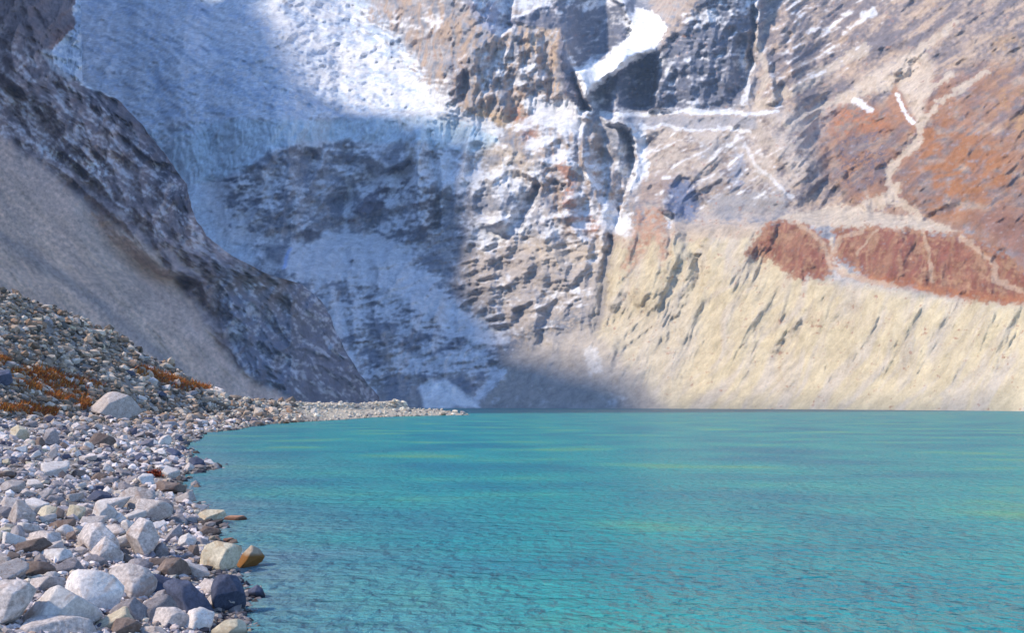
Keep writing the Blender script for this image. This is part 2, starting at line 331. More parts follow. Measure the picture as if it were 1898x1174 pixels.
# ---- what the ground is made of (surface colour, with some shade painted in)
SNOW = (.72, .745, .79); ICE = (.56, .70, .80); CREAM = (.535, .47, .335); TALUS = (.40, .37, .34)
n_f = fbm(U / 9, V / 7, 21, 4); n_m = fbm(U / 34, V / 28, 22, 4); n_l = fbm(U / 110, V / 90, 23, 4)
strat = streak(U, V, 6, 46, 7, 24, 5); strat2 = streak(U, V, -18, 60, 9, 25, 5); diag = streak(U, V, 35, 90, 15, 26, 5); vert = streak(U, V, 84, 60, 9, 27, 4)
A = mix(np.array([.25, .265, .31]) + np.zeros(U.shape + (3,)), (.44, .425, .435), sstep(-.35, .35, n_m + .5 * strat + .4 * n_f))
def paint(m, c, k=1.0):
    global A
    A = mix(A, c, np.clip(m * k, 0, 1))
def vine(pts, w, c, k): 
    d_ = seg_dist(WU, WV, pts, False) / w; paint(sstep(.35, -.35, d_ - 1 + 1.3 * n_f + .8 * n_m), c, k)
# sunlit middle and right rock
brown_z = P([(655, -420), (1100, -420), (1100, 210), (1180, 400), (1150, 470), (1060, 450), (940, 300), (800, 190), (700, 70)], 15)
paint(brown_z * sstep(-.3, .25, vert + .5 * n_f), (.38, .29, .22), .85)
paint(P(G_BUTT, 6) * sstep(-.1, .35, vert + .6 * n_f), (.45, .34, .255), .85)
paint(P(G_UPROCK, 8) * sstep(0, .35, vert + .3 * n_m), (.47, .35, .255), .75)
paint(L([(790, 215), (880, 218), (960, 225)], 16, 12), (.50, .36, .20), .8)
for g_ in (G_WALL1, G_WALL2):  # walls turned from the sun: their shade is painted in as slate
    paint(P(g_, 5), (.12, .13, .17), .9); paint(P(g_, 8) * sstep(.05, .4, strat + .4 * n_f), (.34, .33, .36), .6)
paint(P([(1200, -60), (1300, -60), (1296, 20), (1250, 70), (1222, 95), (1232, 50), (1205, 15)], 6) * sstep(-.5, .1, diag + n_f), (.42, .34, .28), .85)
paint(P([(1385, 80), (1450, 60), (1450, 200), (1370, 205), (1380, 150)], 8) * sstep(-.3, .2, n_f), (.46, .39, .32), .8)
paint(P([(972, 50), (1034, 52), (1036, 170), (1015, 170), (1010, 100), (975, 98)], 4) * sstep(-.4, .1, vert + .3 * n_f), (.50, .38, .27), .9)
paint(P([(860, -60), (935, -60), (954, 50), (912, 62), (888, 48), (858, 0)], 4), (.30, .34, .48), .7)  # blue shade on the snow slab, painted into its colour
paint(P([(1036, 48), (1062, 130), (1094, 206), (1070, 208), (1045, 170), (1034, 100)], 4), (.13, .14, .19), .85)  # shaded right wall of the buttress, painted dark
# upper right slopes
paint(upr, mix(np.array([.23, .20, .20]) + np.zeros(U.shape + (3,)), (.50, .42, .34), sstep(-.22, .28, diag + .5 * n_f + .25 * rib))) if False else None
A = mix(A, 0, 0 * upr) * 1.0
A = A * (1 - upr[..., None]) + upr[..., None] * mix(np.array([.18, .16, .17]) + np.zeros(U.shape + (3,)), (.43, .335, .26), sstep(-.32, .36, .9 * diag + .4 * n_f + .4 * rib))
redz = np.clip(P([(1480, 250), (1560, 185), (1660, 200), (1720, 150), (1830, 120), (2800, 60), (2800, 440), (1900, 500), (1760, 430), (1700, 390), (1600, 400), (1540, 330)], 22), 0, 1)
paint(redz * sstep(-.4, .3, n_m + .6 * diag + .4 * n_f + .1), (.29, .155, .095), .85)
paint(P([(1700, 215), (1760, 215), (1860, 280), (1880, 330), (1800, 400), (1720, 400), (1700, 330), (1700, 260)], 22) * sstep(-.2, .25, n_m + diag * .7 + .1), (.33, .145, .055), .75)
paint(P([(1500, 200), (1560, 190), (1640, 215), (1650, 240), (1560, 250), (1490, 245)], 12) * sstep(-.2, .2, n_f + n_m), (.38, .16, .07), .8)
paint(P([(1800, 400), (2100, 350), (2100, 560), (1900, 500)], 22), (.22, .11, .085), .7)
paint(P([(1840, 60), (2000, 60), (2000, 260), (1850, 240)], 30) * sstep(-.1, .3, n_m), (.50, .33, .17), .6)
paint(redz * sstep(-.05, .4, -diag + .5 * n_f), (.21, .14, .125), .6)
paint(P([(1550, 250), (1640, 240), (1650, 330), (1600, 360), (1560, 340)], 12) * sstep(.0, .25, n_f + .4 * n_m), (.09, .09, .13), .8)
# pale scree cones and the stream bed on the right
for pts, w in [([(1712, 90), (1690, 120), (1640, 150), (1560, 185)], 12), ([(1700, 110), (1690, 150), (1700, 200), (1702, 240), (1700, 265), (1660, 300), (1645, 325), (1660, 370), (1700, 400)], 7),
               ([(1712, 95), (1735, 70), (1770, 40)], 6), ([(1700, 230), (1740, 190), (1800, 150), (1830, 130)], 6), ([(1700, 180), (1760, 140)], 7), ([(1550, 190), (1500, 215), (1460, 230)], 9),
               ([(1660, 350), (1620, 380), (1560, 400)], 12), ([(1540, 445), (1545, 490), (1580, 510)], 4), ([(1480, 420), (1540, 470)], 7), ([(1700, 415), (1712, 440), (1722, 500)], 6),
               ([(1780, 435), (1840, 480), (1860, 530), (1900, 545)], 5), ([(1600, 430), (1590, 455), (1560, 470)], 4), ([(1400, 200), (1480, 160), (1560, 115), (1600, 90)], 10), ([(1400, 190), (1420, 140), (1400, 60)], 6)]:
    vine(pts, w * .95, (.50, .43, .355), .85)
paint(P([(1690, 95), (1730, 110), (1720, 170), (1700, 230), (1670, 170), (1600, 165), (1560, 190), (1600, 140)], 8), (.56, .48, .40), .85)
paint(P([(1640, 190), (1662, 150), (1690, 230), (1660, 225)], 6), (.36, .19, .11), .8)
paint(P([(1200, 225), (1480, 205), (1560, 190), (1500, 300), (1450, 390), (1200, 400)], 20) * sstep(-.35, .1, n_m + .3 * strat), (.50, .445, .40), .75)
paint(P([(1190, 335), (1300, 310), (1420, 320), (1470, 370), (1380, 400), (1240, 405)], 15) * sstep(-.12, .22, n_f + .5 * strat), (.20, .21, .26), .75)
paint(P([(1215, 320), (1280, 325), (1300, 380), (1280, 408), (1215, 395)], 10) * sstep(-.3, .1, n_f), (.15, .18, .27), .8)  # blue shade of the right-turned face, painted in
paint(P([(1195, 240), (1390, 238), (1400, 268), (1210, 275)], 16) * sstep(-.3, .2, n_f), (.50, .45, .40), .6)
paint(midr * sstep(-.35, .3, n_m + .7 * n_f + .4 * strat), (.47, .41, .36), .7)
for q_, c_, k_ in [([(1238, 328), (1290, 330), (1302, 375), (1285, 412), (1245, 405), (1232, 370)], (.14, .18, .30), .85), ([(1358, 288), (1382, 290), (1378, 350), (1355, 352)], (.22, .26, .36), .75),  # first patch deepens the painted shade of the right-turned face
                   ([(1290, 365), (1400, 350), (1470, 360), (1460, 395), (1330, 405)], (.24, .25, .28), .7), ([(1300, 255), (1380, 262), (1370, 290), (1300, 295)], (.27, .28, .31), .55), ([(1190, 318), (1250, 318), (1240, 370), (1185, 385)], (.33, .25, .21), .7)]:
    paint(sstep(.2, .95, P(q_, 18) + .9 * n_f + .5 * strat), c_, k_)
# cream moraine
A = A * (1 - cream[..., None]) + cream[..., None] * mix(np.array(CREAM) + np.zeros(U.shape + (3,)), (.50, .45, .38), sstep(-.1, .35, fallb + .3 * fall))
paint(rill * sstep(.0, .4, fall + .4 * n_f), (.43, .375, .29), .6)
paint(sstep(.3, .7, P([(1460, 398), (1560, 378), (1620, 392), (1700, 402), (1780, 427), (1700, 436), (1560, 423), (1420, 416)], 12) + .4 * n_f), (.52, .45, .37), .85); paint(sstep(.25, .7, P([(1120, 405), (1300, 412), (1440, 408), (1400, 440), (1200, 450), (1110, 460)], 18) + .6 * n_f + .4 * n_m), (.46, .38, .31), .7)
paint(P([(1120, 620), (1260, 520), (1300, 600), (1240, 760), (1100, 760)], 30), (.50, .46, .39), .6)
paint(P([(1180, 390), (1230, 385), (1245, 470), (1230, 490), (1215, 440), (1170, 500), (1150, 500)], 8) * sstep(-.35, .1, n_f), (.42, .25, .17), .8)
paint(P([(1380, 470), (1500, 520), (1700, 600), (1500, 600)], 30) * sstep(0, .3, n_m), (.48, .40, .32), .4)
A = A * (1 - 0.0)
for g_ in (G_RED1, G_RED2):
    pm_ = sstep(.25, .8, P(g_, 16) + .8 * n_f + .4 * n_m); paint(pm_, (.225, .082, .052), .95); paint(pm_ * sstep(-.25, .3, streak(U, V, 74, 80, 10, 33, 4)), (.33, .20, .125), .6); paint(pm_ * sstep(.0, .4, streak(U, V, 70, 60, 16, 34, 4)), (.19, .075, .05), .6); paint(pm_ * sstep(.0, .3, n_m + .6 * n_f), (.36, .235, .15), .55)
paint(L([(1600, 515), (1700, 530), (1800, 552), (1900, 560)], 8, 8), (.38, .15, .06), .5)
for pts, w in [([(1485, 418), (1520, 448), (1535, 470), (1540, 495), (1600, 520), (1660, 530)], 5), ([(1545, 470), (1560, 440), (1600, 425)], 5), ([(1590, 470), (1615, 440), (1625, 428)], 3), ([(1710, 430), (1722, 460), (1728, 520)], 4), ([(1780, 438), (1840, 480), (1845, 515), (1898, 545)], 6)]:
    vine(pts, w * .9, (.44, .33, .25), .75)
# centre apron and talus
paint(P([(850, 450), (960, 440), (1120, 470), (1100, 600), (960, 650), (860, 560)], 18), (.44, .39, .35), .75)
paint(P([(900, 470), (1080, 500), (1090, 600), (960, 650), (880, 580)], 18) * sstep(.05, .3, strat + .5 * n_f), (.20, .21, .25), .6)
paint(P([(960, 445), (1130, 450), (1120, 500), (1000, 490)], 16), (.50, .43, .35), .7)
paint(L([(945, 645), (1000, 615), (1070, 590)], 18, 14) * sstep(-.25, .1, n_f), (.16, .18, .22), .8)  # shadowed step below the apron, darkened in the colour
paint(P([(930, 660), (1090, 600), (1240, 760), (880, 760)], 16), (.42, .385, .35), .9)
paint(P([(600, 560), (760, 640), (930, 680), (880, 755), (600, 755)], 30) * sstep(-.2, .2, n_m), (.34, .32, .31), .8)
paint(L([(1140, 400), (1128, 470), (1120, 530), (1108, 610)], 6, 4), (.24, .23, .24), .7)  # ravine shade painted along its line
paint(L([(1050, 410), (1120, 430), (1130, 440)], 14, 12) * sstep(-.2, .2, strat), (.30, .19, .15), .7)
for pts, w in [([(955, 215), (975, 230), (985, 260)], 12), ([(1030, 290), (1060, 330), (1055, 380)], 9), ([(1075, 400), (1110, 420)], 10), ([(1040, 290), (1065, 310), (1100, 330)], 4)]:
    paint(L(pts, w, w * .8) * sstep(-.3, .1, n_f), (.42, .20, .12), .85)
paint(P([(880, 270), (960, 262), (1000, 300), (960, 345), (890, 335)], 10) * sstep(-.4, .1, n_m), (.50, .44, .37), .85)
paint(P([(752, 218), (778, 218), (782, 305), (756, 305)], 4), (.50, .46, .40), .8)
paint(P([(655, 395), (690, 335), (760, 295), (772, 330), (740, 365), (680, 400)], 7), (.14, .13, .16), .85)
paint(P([(765, 350), (800, 350), (810, 430), (775, 430)], 9), (.17, .16, .17), .8)
paint(P([(520, 262), (640, 262), (655, 300), (600, 305), (530, 290)], 8) * sstep(-.3, .2, n_f), (.21, .18, .17), .8)
paint(L([(420, 325), (470, 400)], 9, 7), (.15, .16, .21), .8)
paint(P([(825, 120), (870, 110), (860, 190), (825, 195)], 9) * sstep(-.2, .2, n_f), (.17, .16, .19), .7)  # shading patch on the buttress, painted dark
# snow: coverage is how much of the spot is white; it lies in streaks between the rock
cov = np.zeros(U.shape)
def snow(m, c):
    global cov
    cov = cov * (1 - m) + c * m
snow(P([(-1000, -420), (1180, -420), (1180, 430), (930, 650), (930, 760), (-1000, 760)], 25), .46)
snow(P([(840, 250), (1180, 215), (1180, 400), (1000, 440), (860, 420)], 25), .40)
snow(P([(930, 650), (1240, 700), (1240, 760), (900, 760)], 15), .06)
snow(P([(850, 460), (960, 440), (1120, 470), (1100, 600), (960, 650), (860, 560)], 18), .22)
snow(P([(630, 560), (900, 640), (930, 750), (700, 750)], 18), .50)
snow(P(G_CLIFF, 14), .44); snow(P(G_RAMP, 14), .92); snow(P(G_CHUTE, 14), .78); snow(P(G_GLACIER, 8), .95); snow(P(G_ICECLIFF, 6), .74)
snow(P([(700, 690), (930, 690), (930, 755), (700, 755)], 14), .22); snow(P([(690, 640), (900, 650), (905, 690), (760, 690)], 12), .60)
snow(P(G_BUTT, 8), .12); snow(P([(920, 90), (1000, 95), (1020, 180), (960, 170), (925, 140)], 10), .50); snow(P(G_UPROCK, 8), .16)
snow(P([(650, 30), (760, 90), (830, 170), (860, 215), (780, 200), (700, 110)], 10), .52)
snow(P([(870, -60), (950, -60), (945, 45), (920, 60), (870, 0)], 8), .62); snow(P(G_WALL1, 6), .28); snow(P([(950, -60), (1150, -60), (1140, 0), (1060, 30), (960, 30)], 10), .55)
snow(P(G_WALL2, 6), .26); snow(P([(1300, -60), (1400, -60), (1400, 30), (1310, 40)], 10), .45); snow(P([(955, 175), (1050, 185), (1080, 215), (1080, 245), (1020, 240), (975, 205)], 8), .80)
snow(P([(1000, 230), (1075, 240), (1080, 270), (1000, 265)], 10), .5)
snow(upr * P([(1190, -60), (1700, -60), (1600, 100), (1440, 200), (1440, 400), (1190, 400)], 30), .24)
snow(P([(1080, 210), (1180, 215), (1175, 400), (1090, 330)], 14), .40)
snow(P([(1090, 225), (1165, 235), (1150, 270), (1100, 265)], 10), .12)
gr = np.zeros(U.shape); gr[1:-1] = (LY[2:] - LY[:-2]) / (T[2:] - T[:-2]); gr = smooth_u(gr, 3, 1)
gb = smooth_u(smooth_u(gr, 25, 2).T, 25, 2).T; qd = gr - gb; qs = np.sqrt(smooth_u(smooth_u(qd**2, 31, 2).T, 31, 2).T) + .05; qd = np.clip(qd / qs, -2, 2)
pat = n_f * .3 + .32 * streak(U, V, 72, 50, 8, 99, 4) + strat * .25 + n_m * .5 + n_l * .75 + .13 * qd
pat = np.where(upr > .5, n_f * .3 + diag * .5 + .2 * qd, pat)
pat = pat * (1 - P(G_GLACIER, 10)) + P(G_GLACIER, 10) * (streak(U, V, -30, 60, 10, 35, 4) + n_f * .4)
sm = sstep(-.20, .24, pat + (cov - .5) * 1.1) * sstep(0.02, .1, cov)
sm *= 1 - cream
paint(sm, SNOW, .86)
# blue-green ice where snow has gone; darker glacier blues paint in crevasse shade
ice = P(G_ICECLIFF, 6) * sstep(-.35, .1, vert * .6 + n_f * .6 + .25); paint(ice, ICE, .8)
paint(P(G_GLACIER, 12) * sstep(-.02, .3, streak(U, V, 15, 90, 14, 36, 4) + n_f * .5), (.60, .69, .80), .75)
litg = P([(430, -60), (640, -60), (800, 190), (600, 215), (540, 120)], 20); paint(litg * sstep(.05, .3, streak(U, V, -28, 60, 14, 91, 4) + .6 * n_m), (.42, .52, .68), .85)  # blue shade between the sunlit streaks, painted in
paint(P(G_GLACIER, 12) * sstep(-.1, .3, streak(U, V, -25, 110, 26, 92, 5) + .7 * n_f), (.44, .54, .70), .75); paint(P(G_GLACIER, 12) * sstep(.12, .35, rstreak(U, V, -18, 50, 12, 95, 4) + .5 * n_f), (.80, .84, .90), .8)
paint(P(G_GLACIER, 12) * P([(150, 100), (600, 100), (700, 215), (300, 240)], 40) * sstep(.0, .3, n_m + .8 * n_f), (.36, .45, .58), .65)
paint(L([(350, 340), (375, 400), (400, 450), (460, 480)], 17, 12), (.64, .74, .84), .7)
def white(pts, w, k=.95, soft=None): vine(pts, w * 1.15 + .6, SNOW, k) if w > .5 else None
paint(P([(800, 300), (860, 292), (880, 330), (860, 355), (805, 350)], 8), SNOW, .75); paint(P([(785, 235), (915, 232), (920, 262), (880, 285), (800, 275)], 6), ICE, .6)
paint(sstep(.3, .6, P(G_COULOIR, 9) + .55 * n_f + .2 * n_m), (.90, .91, .92), 1)
white([(1115, 210), (1200, 212), (1250, 206), (1290, 206), (1440, 210)], 3, .9); paint(P([(1160, 216), (1400, 214), (1400, 238), (1180, 240)], 4), (.33, .34, .38), .7); white([(1170, 238), (1290, 238), (1390, 243)], 2, .7); white([(1190, 235), (1185, 270), (1195, 300), (1170, 350)], 6, .9); white([(1195, 280), (1185, 330)], 8, .6)
white([(1128, 380), (1135, 400), (1155, 425), (1160, 405)], 8); white([(1040, 285), (1055, 300), (1090, 325), (1110, 345)], 4); white([(1090, 305), (1120, 310)], 4)
white([(1380, 270), (1400, 300), (1430, 330), (1470, 365)], 3, .5); white([(1235, 400), (1240, 420)], 5, .8)
white([(1587, 186), (1600, 195), (1612, 207)], 4.5, .85); white([(1662, 175), (1675, 205), (1692, 228)], 2.6, .9); white([(1600, 30), (1620, 20)], 5, .7)
white([(640, 320), (650, 350), (640, 400), (640, 425)], 5, .8); white([(1405, -20), (1402, 30)], 5, .8); white([(1385, 150), (1380, 190)], 3, .7)
white([(500, 0), (520, 40), (560, 70), (640, 100), (720, 120), (780, 160), (850, 215), (920, 240)], 9, .85); white([(560, 150), (640, 160), (760, 180), (800, 205)], 7, .8)
white([(900, 465), (870, 440), (920, 425), (980, 430)], 4, .6); white([(1430, 690), (1090, 640), (1085, 700), (1095, 720)], 0.1, 0)
paint(P([(775, 720), (790, 700), (825, 705), (850, 722), (872, 733), (890, 754), (792, 756)], 5), (.9, .92, .95), 1)
white([(885, 735), (905, 715), (930, 690)], 7, .9); white([(1095, 655), (1100, 680)], 10, .45); white([(700, 555), (780, 550), (860, 585)], 5, .6); white([(730, 665), (820, 668), (880, 660)], 5, .7)
paint(L([(540, 460), (530, 480), (525, 497)], 3, 3), (.35, .5, .85), .8)
paint(P([(555, 425), (600, 425), (600, 440), (570, 445)], 4), (.13, .12, .13), .9); paint(P([(490, 455), (540, 450), (520, 490), (490, 480)], 7), (.16, .17, .21), .8)
A = A * (1 + .22 * n_f[..., None] * (1 - .3 * cream[..., None]) + .16 * fbm(U / 3.2, V / 3.2, 98, 2)[..., None])
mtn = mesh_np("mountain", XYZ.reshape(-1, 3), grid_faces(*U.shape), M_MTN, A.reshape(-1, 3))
tag(mtn, kind='structure')
def surf(u, v):
    """a point of the cirque seen in direction (u, v)"""
    i = int(np.argmin(abs(vs - v))); j = int(np.argmin(abs(us - u))); return XYZ[i, j].copy()
CPTS = dict(surf=surf)

# ------------------------------------------------------------------ left valley side: scree fan below, dark rock above, falling away behind its skyline
EDGE = [(-1000, -420), (40, -420), (148, -60), (150, 20), (151, 90), (153, 150), (215, 182), (262, 230), (302, 280), (345, 340), (354, 385), (382, 438), (430, 474), (500, 510), (560, 527), (598, 560), (622, 610), (640, 650), (668, 695), (700, 735), (712, 770)]
eu = np.array([p[0] for p in EDGE], float); ev = np.array([p[1] for p in EDGE], float)
vs2 = arr((-420, -60, 12), (-60, 776, 2.0))[::-1]
edge_u = np.interp(vs2, ev, eu) + 7 * sstep(140, 190, vs2) * fbm(vs2 / 30, vs2 * 0, 3, 4)
q = np.concatenate([np.linspace(0, 1, 60)[:-1] * 0.5, 0.5 + 0.5 * (1 - (1 - np.linspace(0, 1, 420))**1.15)])
u_left = -1000.0; nb = 26
U2 = u_left + (edge_u[:, None] - u_left) * np.interp(q, [0, .5, 1], [0, .46, 1])[None]
V2 = np.repeat(vs2[:, None], U2.shape[1], 1)
s2 = np.full(U2.shape, 0.76)
def P2(pts, soft=10): return poly_mask(W2U, W2V, pts, soft)
W2U = U2 + 10 * fbm(U2 / 60, V2 / 60, 41, 4); W2V = V2 + 10 * fbm(U2 / 60, V2 / 60, 43, 4)
SCREE = [(-1000, -200), (-300, 60), (0, 255), (60, 300), (150, 370), (215, 420), (290, 470), (350, 560), (410, 650), (470, 710), (560, 756), (560, 800), (-1000, 800)]
scree = P2(SCREE, 10); scree_s = P2(SCREE, 60)
spur = P2([(395, 480), (600, 530), (720, 760), (540, 760), (440, 680), (410, 600)], 14)
s2 = s2 * (1 - scree_s) + 0.74 * scree_s; s2 = s2 * (1 - spur) + .95 * spur
s2 = smooth_u(smooth_u(s2, 15, 2).T, 15, 2).T; T2 = (V0 - V2) / F; s2 = np.maximum(s2, T2 + .2)
f2 = 1 / (s2 - T2); in2 = np.zeros(U2.shape); in2[1:] = np.cumsum((f2[1:] + f2[:-1]) * .5 * ((vs2[:-1] - vs2[1:]) / F)[:, None], 0)
base2 = np.interp(U2, [-1000, -300, 0, 300, 540, 640, 720], [190, 300, 420, 560, 680, 860, 1050])
LY2 = np.log(base2) + in2
d2 = 0.035 * fbm(U2 / 260, V2 / 260, 51, 2)
d2 -= (1 - P2(SCREE, 22)) * (.016 * rstreak(U2, V2, -40, 90, 34, 9, 7) + .017 * rstreak(U2, V2, 80, 60, 40, 89, 5) - .004 * fbm(U2 / 15, V2 / 12, 52, 4))
fl = streak(U2, V2, -48, 170, 14, 53, 4)
d2 -= scree * (.008 * rstreak(U2, V2, -44, 260, 50, 54, 3) + .0022 * rstreak(U2, V2, -48, 90, 11, 55, 4))
LY2 = LY2 + d2 * sstep(-.01, .03, T2)
n2 = fbm(U2 / 8, V2 / 7, 61, 4); m2 = fbm(U2 / 32, V2 / 30, 62, 4); dg2 = streak(U2, V2, -42, 60, 9, 63, 5)
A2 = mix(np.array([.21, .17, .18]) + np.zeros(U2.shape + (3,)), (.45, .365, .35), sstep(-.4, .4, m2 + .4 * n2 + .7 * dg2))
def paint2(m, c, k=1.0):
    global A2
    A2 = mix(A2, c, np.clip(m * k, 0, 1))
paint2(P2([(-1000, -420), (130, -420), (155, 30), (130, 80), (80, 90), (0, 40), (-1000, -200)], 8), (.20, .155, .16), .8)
paint2(P2([(95, 60), (140, 40), (135, 90), (95, 95)], 8), (.36, .20, .16), .6)
paint2(line_mask(W2U, W2V, [(170, 165), (240, 230), (290, 300), (330, 350), (340, 380)], 24, 18), (.10, .10, .13), .75)
paint2(spur, (.19, .215, .28), .75); paint2(P2([(440, 480), (540, 520), (560, 600), (470, 560), (420, 540)], 12), (.23, .20, .19), .7)
sn2 = sstep(-.02, .3, n2 * .5 + dg2 * .7 + m2 * .5 - .02)
paint2(sn2 * P2([(-1000, -420), (60, 100), (160, 160), (340, 330), (420, 480), (300, 440), (150, 340), (60, 280), (-1000, -100)], 14) , (.66, .66, .72), .6)
paint2(sstep(-.05, .15, n2 + m2 * .6) * P2([(50, 270), (110, 275), (200, 300), (190, 330), (130, 310)], 12), SNOW, .7)
paint2(sn2 * spur, (.66, .70, .78), .55)

gl_ = sstep(.3, .7, P2([(158, -80), (136, 20), (140, 45), (112, 78), (92, 96), (110, 128), (150, 156), (215, 184), (215, -80)], 9) + .5 * n2)
A2 = mix(A2, mix(np.array([.50, .58, .70]) + np.zeros(U2.shape + (3,)), (.72, .76, .82), sstep(-.2, .3, m2 + n2)), gl_)
paint2(line_mask(W2U, W2V, [(85, 95), (100, 125), (130, 150)], 5, 4), SNOW, .6)
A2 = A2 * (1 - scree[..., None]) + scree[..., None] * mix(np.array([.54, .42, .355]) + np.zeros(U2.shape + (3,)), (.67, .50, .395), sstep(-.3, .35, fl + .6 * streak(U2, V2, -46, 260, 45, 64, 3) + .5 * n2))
paint2(scree * line_mask(W2U, W2V, [(-60, 230), (60, 320), (200, 430), (290, 500), (360, 600), (430, 680), (520, 740)], 34, 30), (.62, .47, .40), .75)
paint2(scree * line_mask(W2U, W2V, [(-50, 400), (60, 480), (180, 560), (330, 690)], 10, 10), (.27, .26, .27), .6)
A2 = A2 * (1 + (.2 + .25 * scree[..., None]) * n2[..., None] + .25 * scree[..., None] * fbm(U2 / 3.5, V2 / 3.5, 97, 2)[..., None])
Y2 = np.exp(LY2)
# behind the skyline the slope turns away and drops
last = Y2[:, -1]; k = np.arange(1, nb + 1) / nb
Ub = edge_u[:, None] - 3 * (k * nb)[None]**1.1 * (k[None] > 0) + 2 * np.minimum(k * nb, 1)[None]
Yb = last[:, None] * (1 + 0.5 * k[None]**1.2 + .02)
Vb = V2[:, -1][:, None] + (V0 - V2[:, -1][:, None]) * 0.55 * k[None]**1.5
Pf = pos(U2, V2, Y2); Pb = pos(Ub, Vb, Yb)
off = np.maximum(sstep(0, 80, -U2), sstep(20, 70, -V2)); Pf[..., 2] -= off * np.maximum(0, Pf[..., 2] - 300) * .92      # outside the picture the slope is lowered to shorten its shadow
offb = np.repeat(off[:, -1:], nb, 1); Pb[..., 2] -= offb * np.maximum(0, Pb[..., 2] - 300) * .92
PP = np.concatenate([Pf, Pb], 1); AA = np.concatenate([A2, np.repeat(A2[:, -1:, :], nb, 1)], 1)
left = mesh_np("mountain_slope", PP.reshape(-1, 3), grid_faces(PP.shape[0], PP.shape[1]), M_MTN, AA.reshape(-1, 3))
tag(left, kind='structure')
def surf2(u, v):
    i = int(np.argmin(abs(vs2 - v))); j = int(np.argmin(abs(U2[i] - u))); return Pf[i, j].copy()

# ------------------------------------------------------------------ unseen ridge added left of the picture, crest shaped to shade the left cirque
LIT = [(430, -60), (500, 30), (550, 110), (570, 160), (640, 205), (760, 212), (800, 235), (900, 255), (885, 330), (870, 400), (900, 440), (860, 460), (860, 520), (930, 600), (950, 650), (1080, 680), (1180, 705), (1240, 757), (2000, 765), (2000, -60)]
KX = -0.57                                            # the ridge stands along x = KX * y, just outside the picture
mm = (U > 330) & (U < 1890) & (V > 0) & (V < 752) & (XYZ[..., 2] > 0) & ~(poly_mask(U, V, [(690, 225), (880, 225), (880, 440), (690, 440)], 1) > .5)
Pm = XYZ[mm]; Lm = (poly_mask(U, V, LIT, 1) > .5)[mm]
m2_ = (U2 > 5) & (V2 > 0) & (V2 < 700) & (np.arange(U2.shape[0])[:, None] % 2 == 0); Pm = np.concatenate([Pm, Pf[m2_]]); Lm = np.concatenate([Lm, np.zeros(m2_.sum(), bool)])
tt = (KX * Pm[:, 1] - Pm[:, 0]) / (S[0] - KX * S[1]); yc_ = Pm[:, 1] + S[1] * tt; hc_ = Pm[:, 2] + S[2] * tt
CR = [(300, -60), (340, 20)]
for b_ in np.arange(380, 3600, 30.0):
    q_ = (yc_ >= b_) & (yc_ < b_ + 30)
    if q_.sum() < 40: continue
    o_ = np.argsort(hc_[q_]); ll = Lm[q_][o_]; hh = hc_[q_][o_]
    cst = np.concatenate([[0], np.cumsum(ll)]) + (~ll).sum() - np.concatenate([[0], np.cumsum(~ll)]); i_ = min(int(cst.argmin()), len(hh) - 1)
    CR.append((b_ + 15, min(hh[i_] + 12, hc_[q_][Lm[q_]].min() - 8) if b_ < 900 and Lm[q_].any() else hh[i_]))
CR = np.array(CR); CR = CR[CR[:, 0] < 2860]; CR = np.concatenate([CR, [(3400, CR[-1, 1] + 250), (5200, CR[-1, 1] + 300)]])
ysmp = np.arange(300, 5200, 10.0); print('crest', [(int(a_), int(b_)) for a_, b_ in CR[::6]])
zc = np.interp(ysmp, CR[:, 0], CR[:, 1]); xc = KX * ysmp
zc = zc + (16 + 22 * sstep(1100, 2000, ysmp)) * fbm(ysmp / 45, ysmp * 0, 70, 5, .62) * sstep(340, 500, ysmp)
cs = np.linspace(-1, 1, 41)
X3 = np.empty((len(ysmp), len(cs))); Z3 = X3.copy()
for i, c in enumerate(cs):
    if c <= 0: X3[:, i] = xc + c * 1.3 * (zc + 60); Z3[:, i] = zc + (c * (zc + 40))
    else: X3[:, i] = xc + c * 0.025 * ysmp; Z3[:, i] = zc - c**1.0 * (zc + 40)
Y3 = np.repeat(ysmp[:, None], len(cs), 1)
bump3 = 14 * fbm(X3 / 90, Y3 / 90, Z3 / 90, 4) * (1 - np.exp(-((cs[None]) * 8)**2))
Z3 = Z3 + bump3
A3 = mix(np.array([.16, .15, .16]) + np.zeros(X3.shape + (3,)), (.33, .30, .28), sstep(-.3, .3, fbm(X3 / 40, Y3 / 40, Z3 / 40, 4)))
ridge = mesh_np("shadow_ridge", np.stack([X3, Y3, Z3], -1).reshape(-1, 3), grid_faces(*X3.shape), M_MTN, A3.reshape(-1, 3))
tag(ridge, kind='structure')

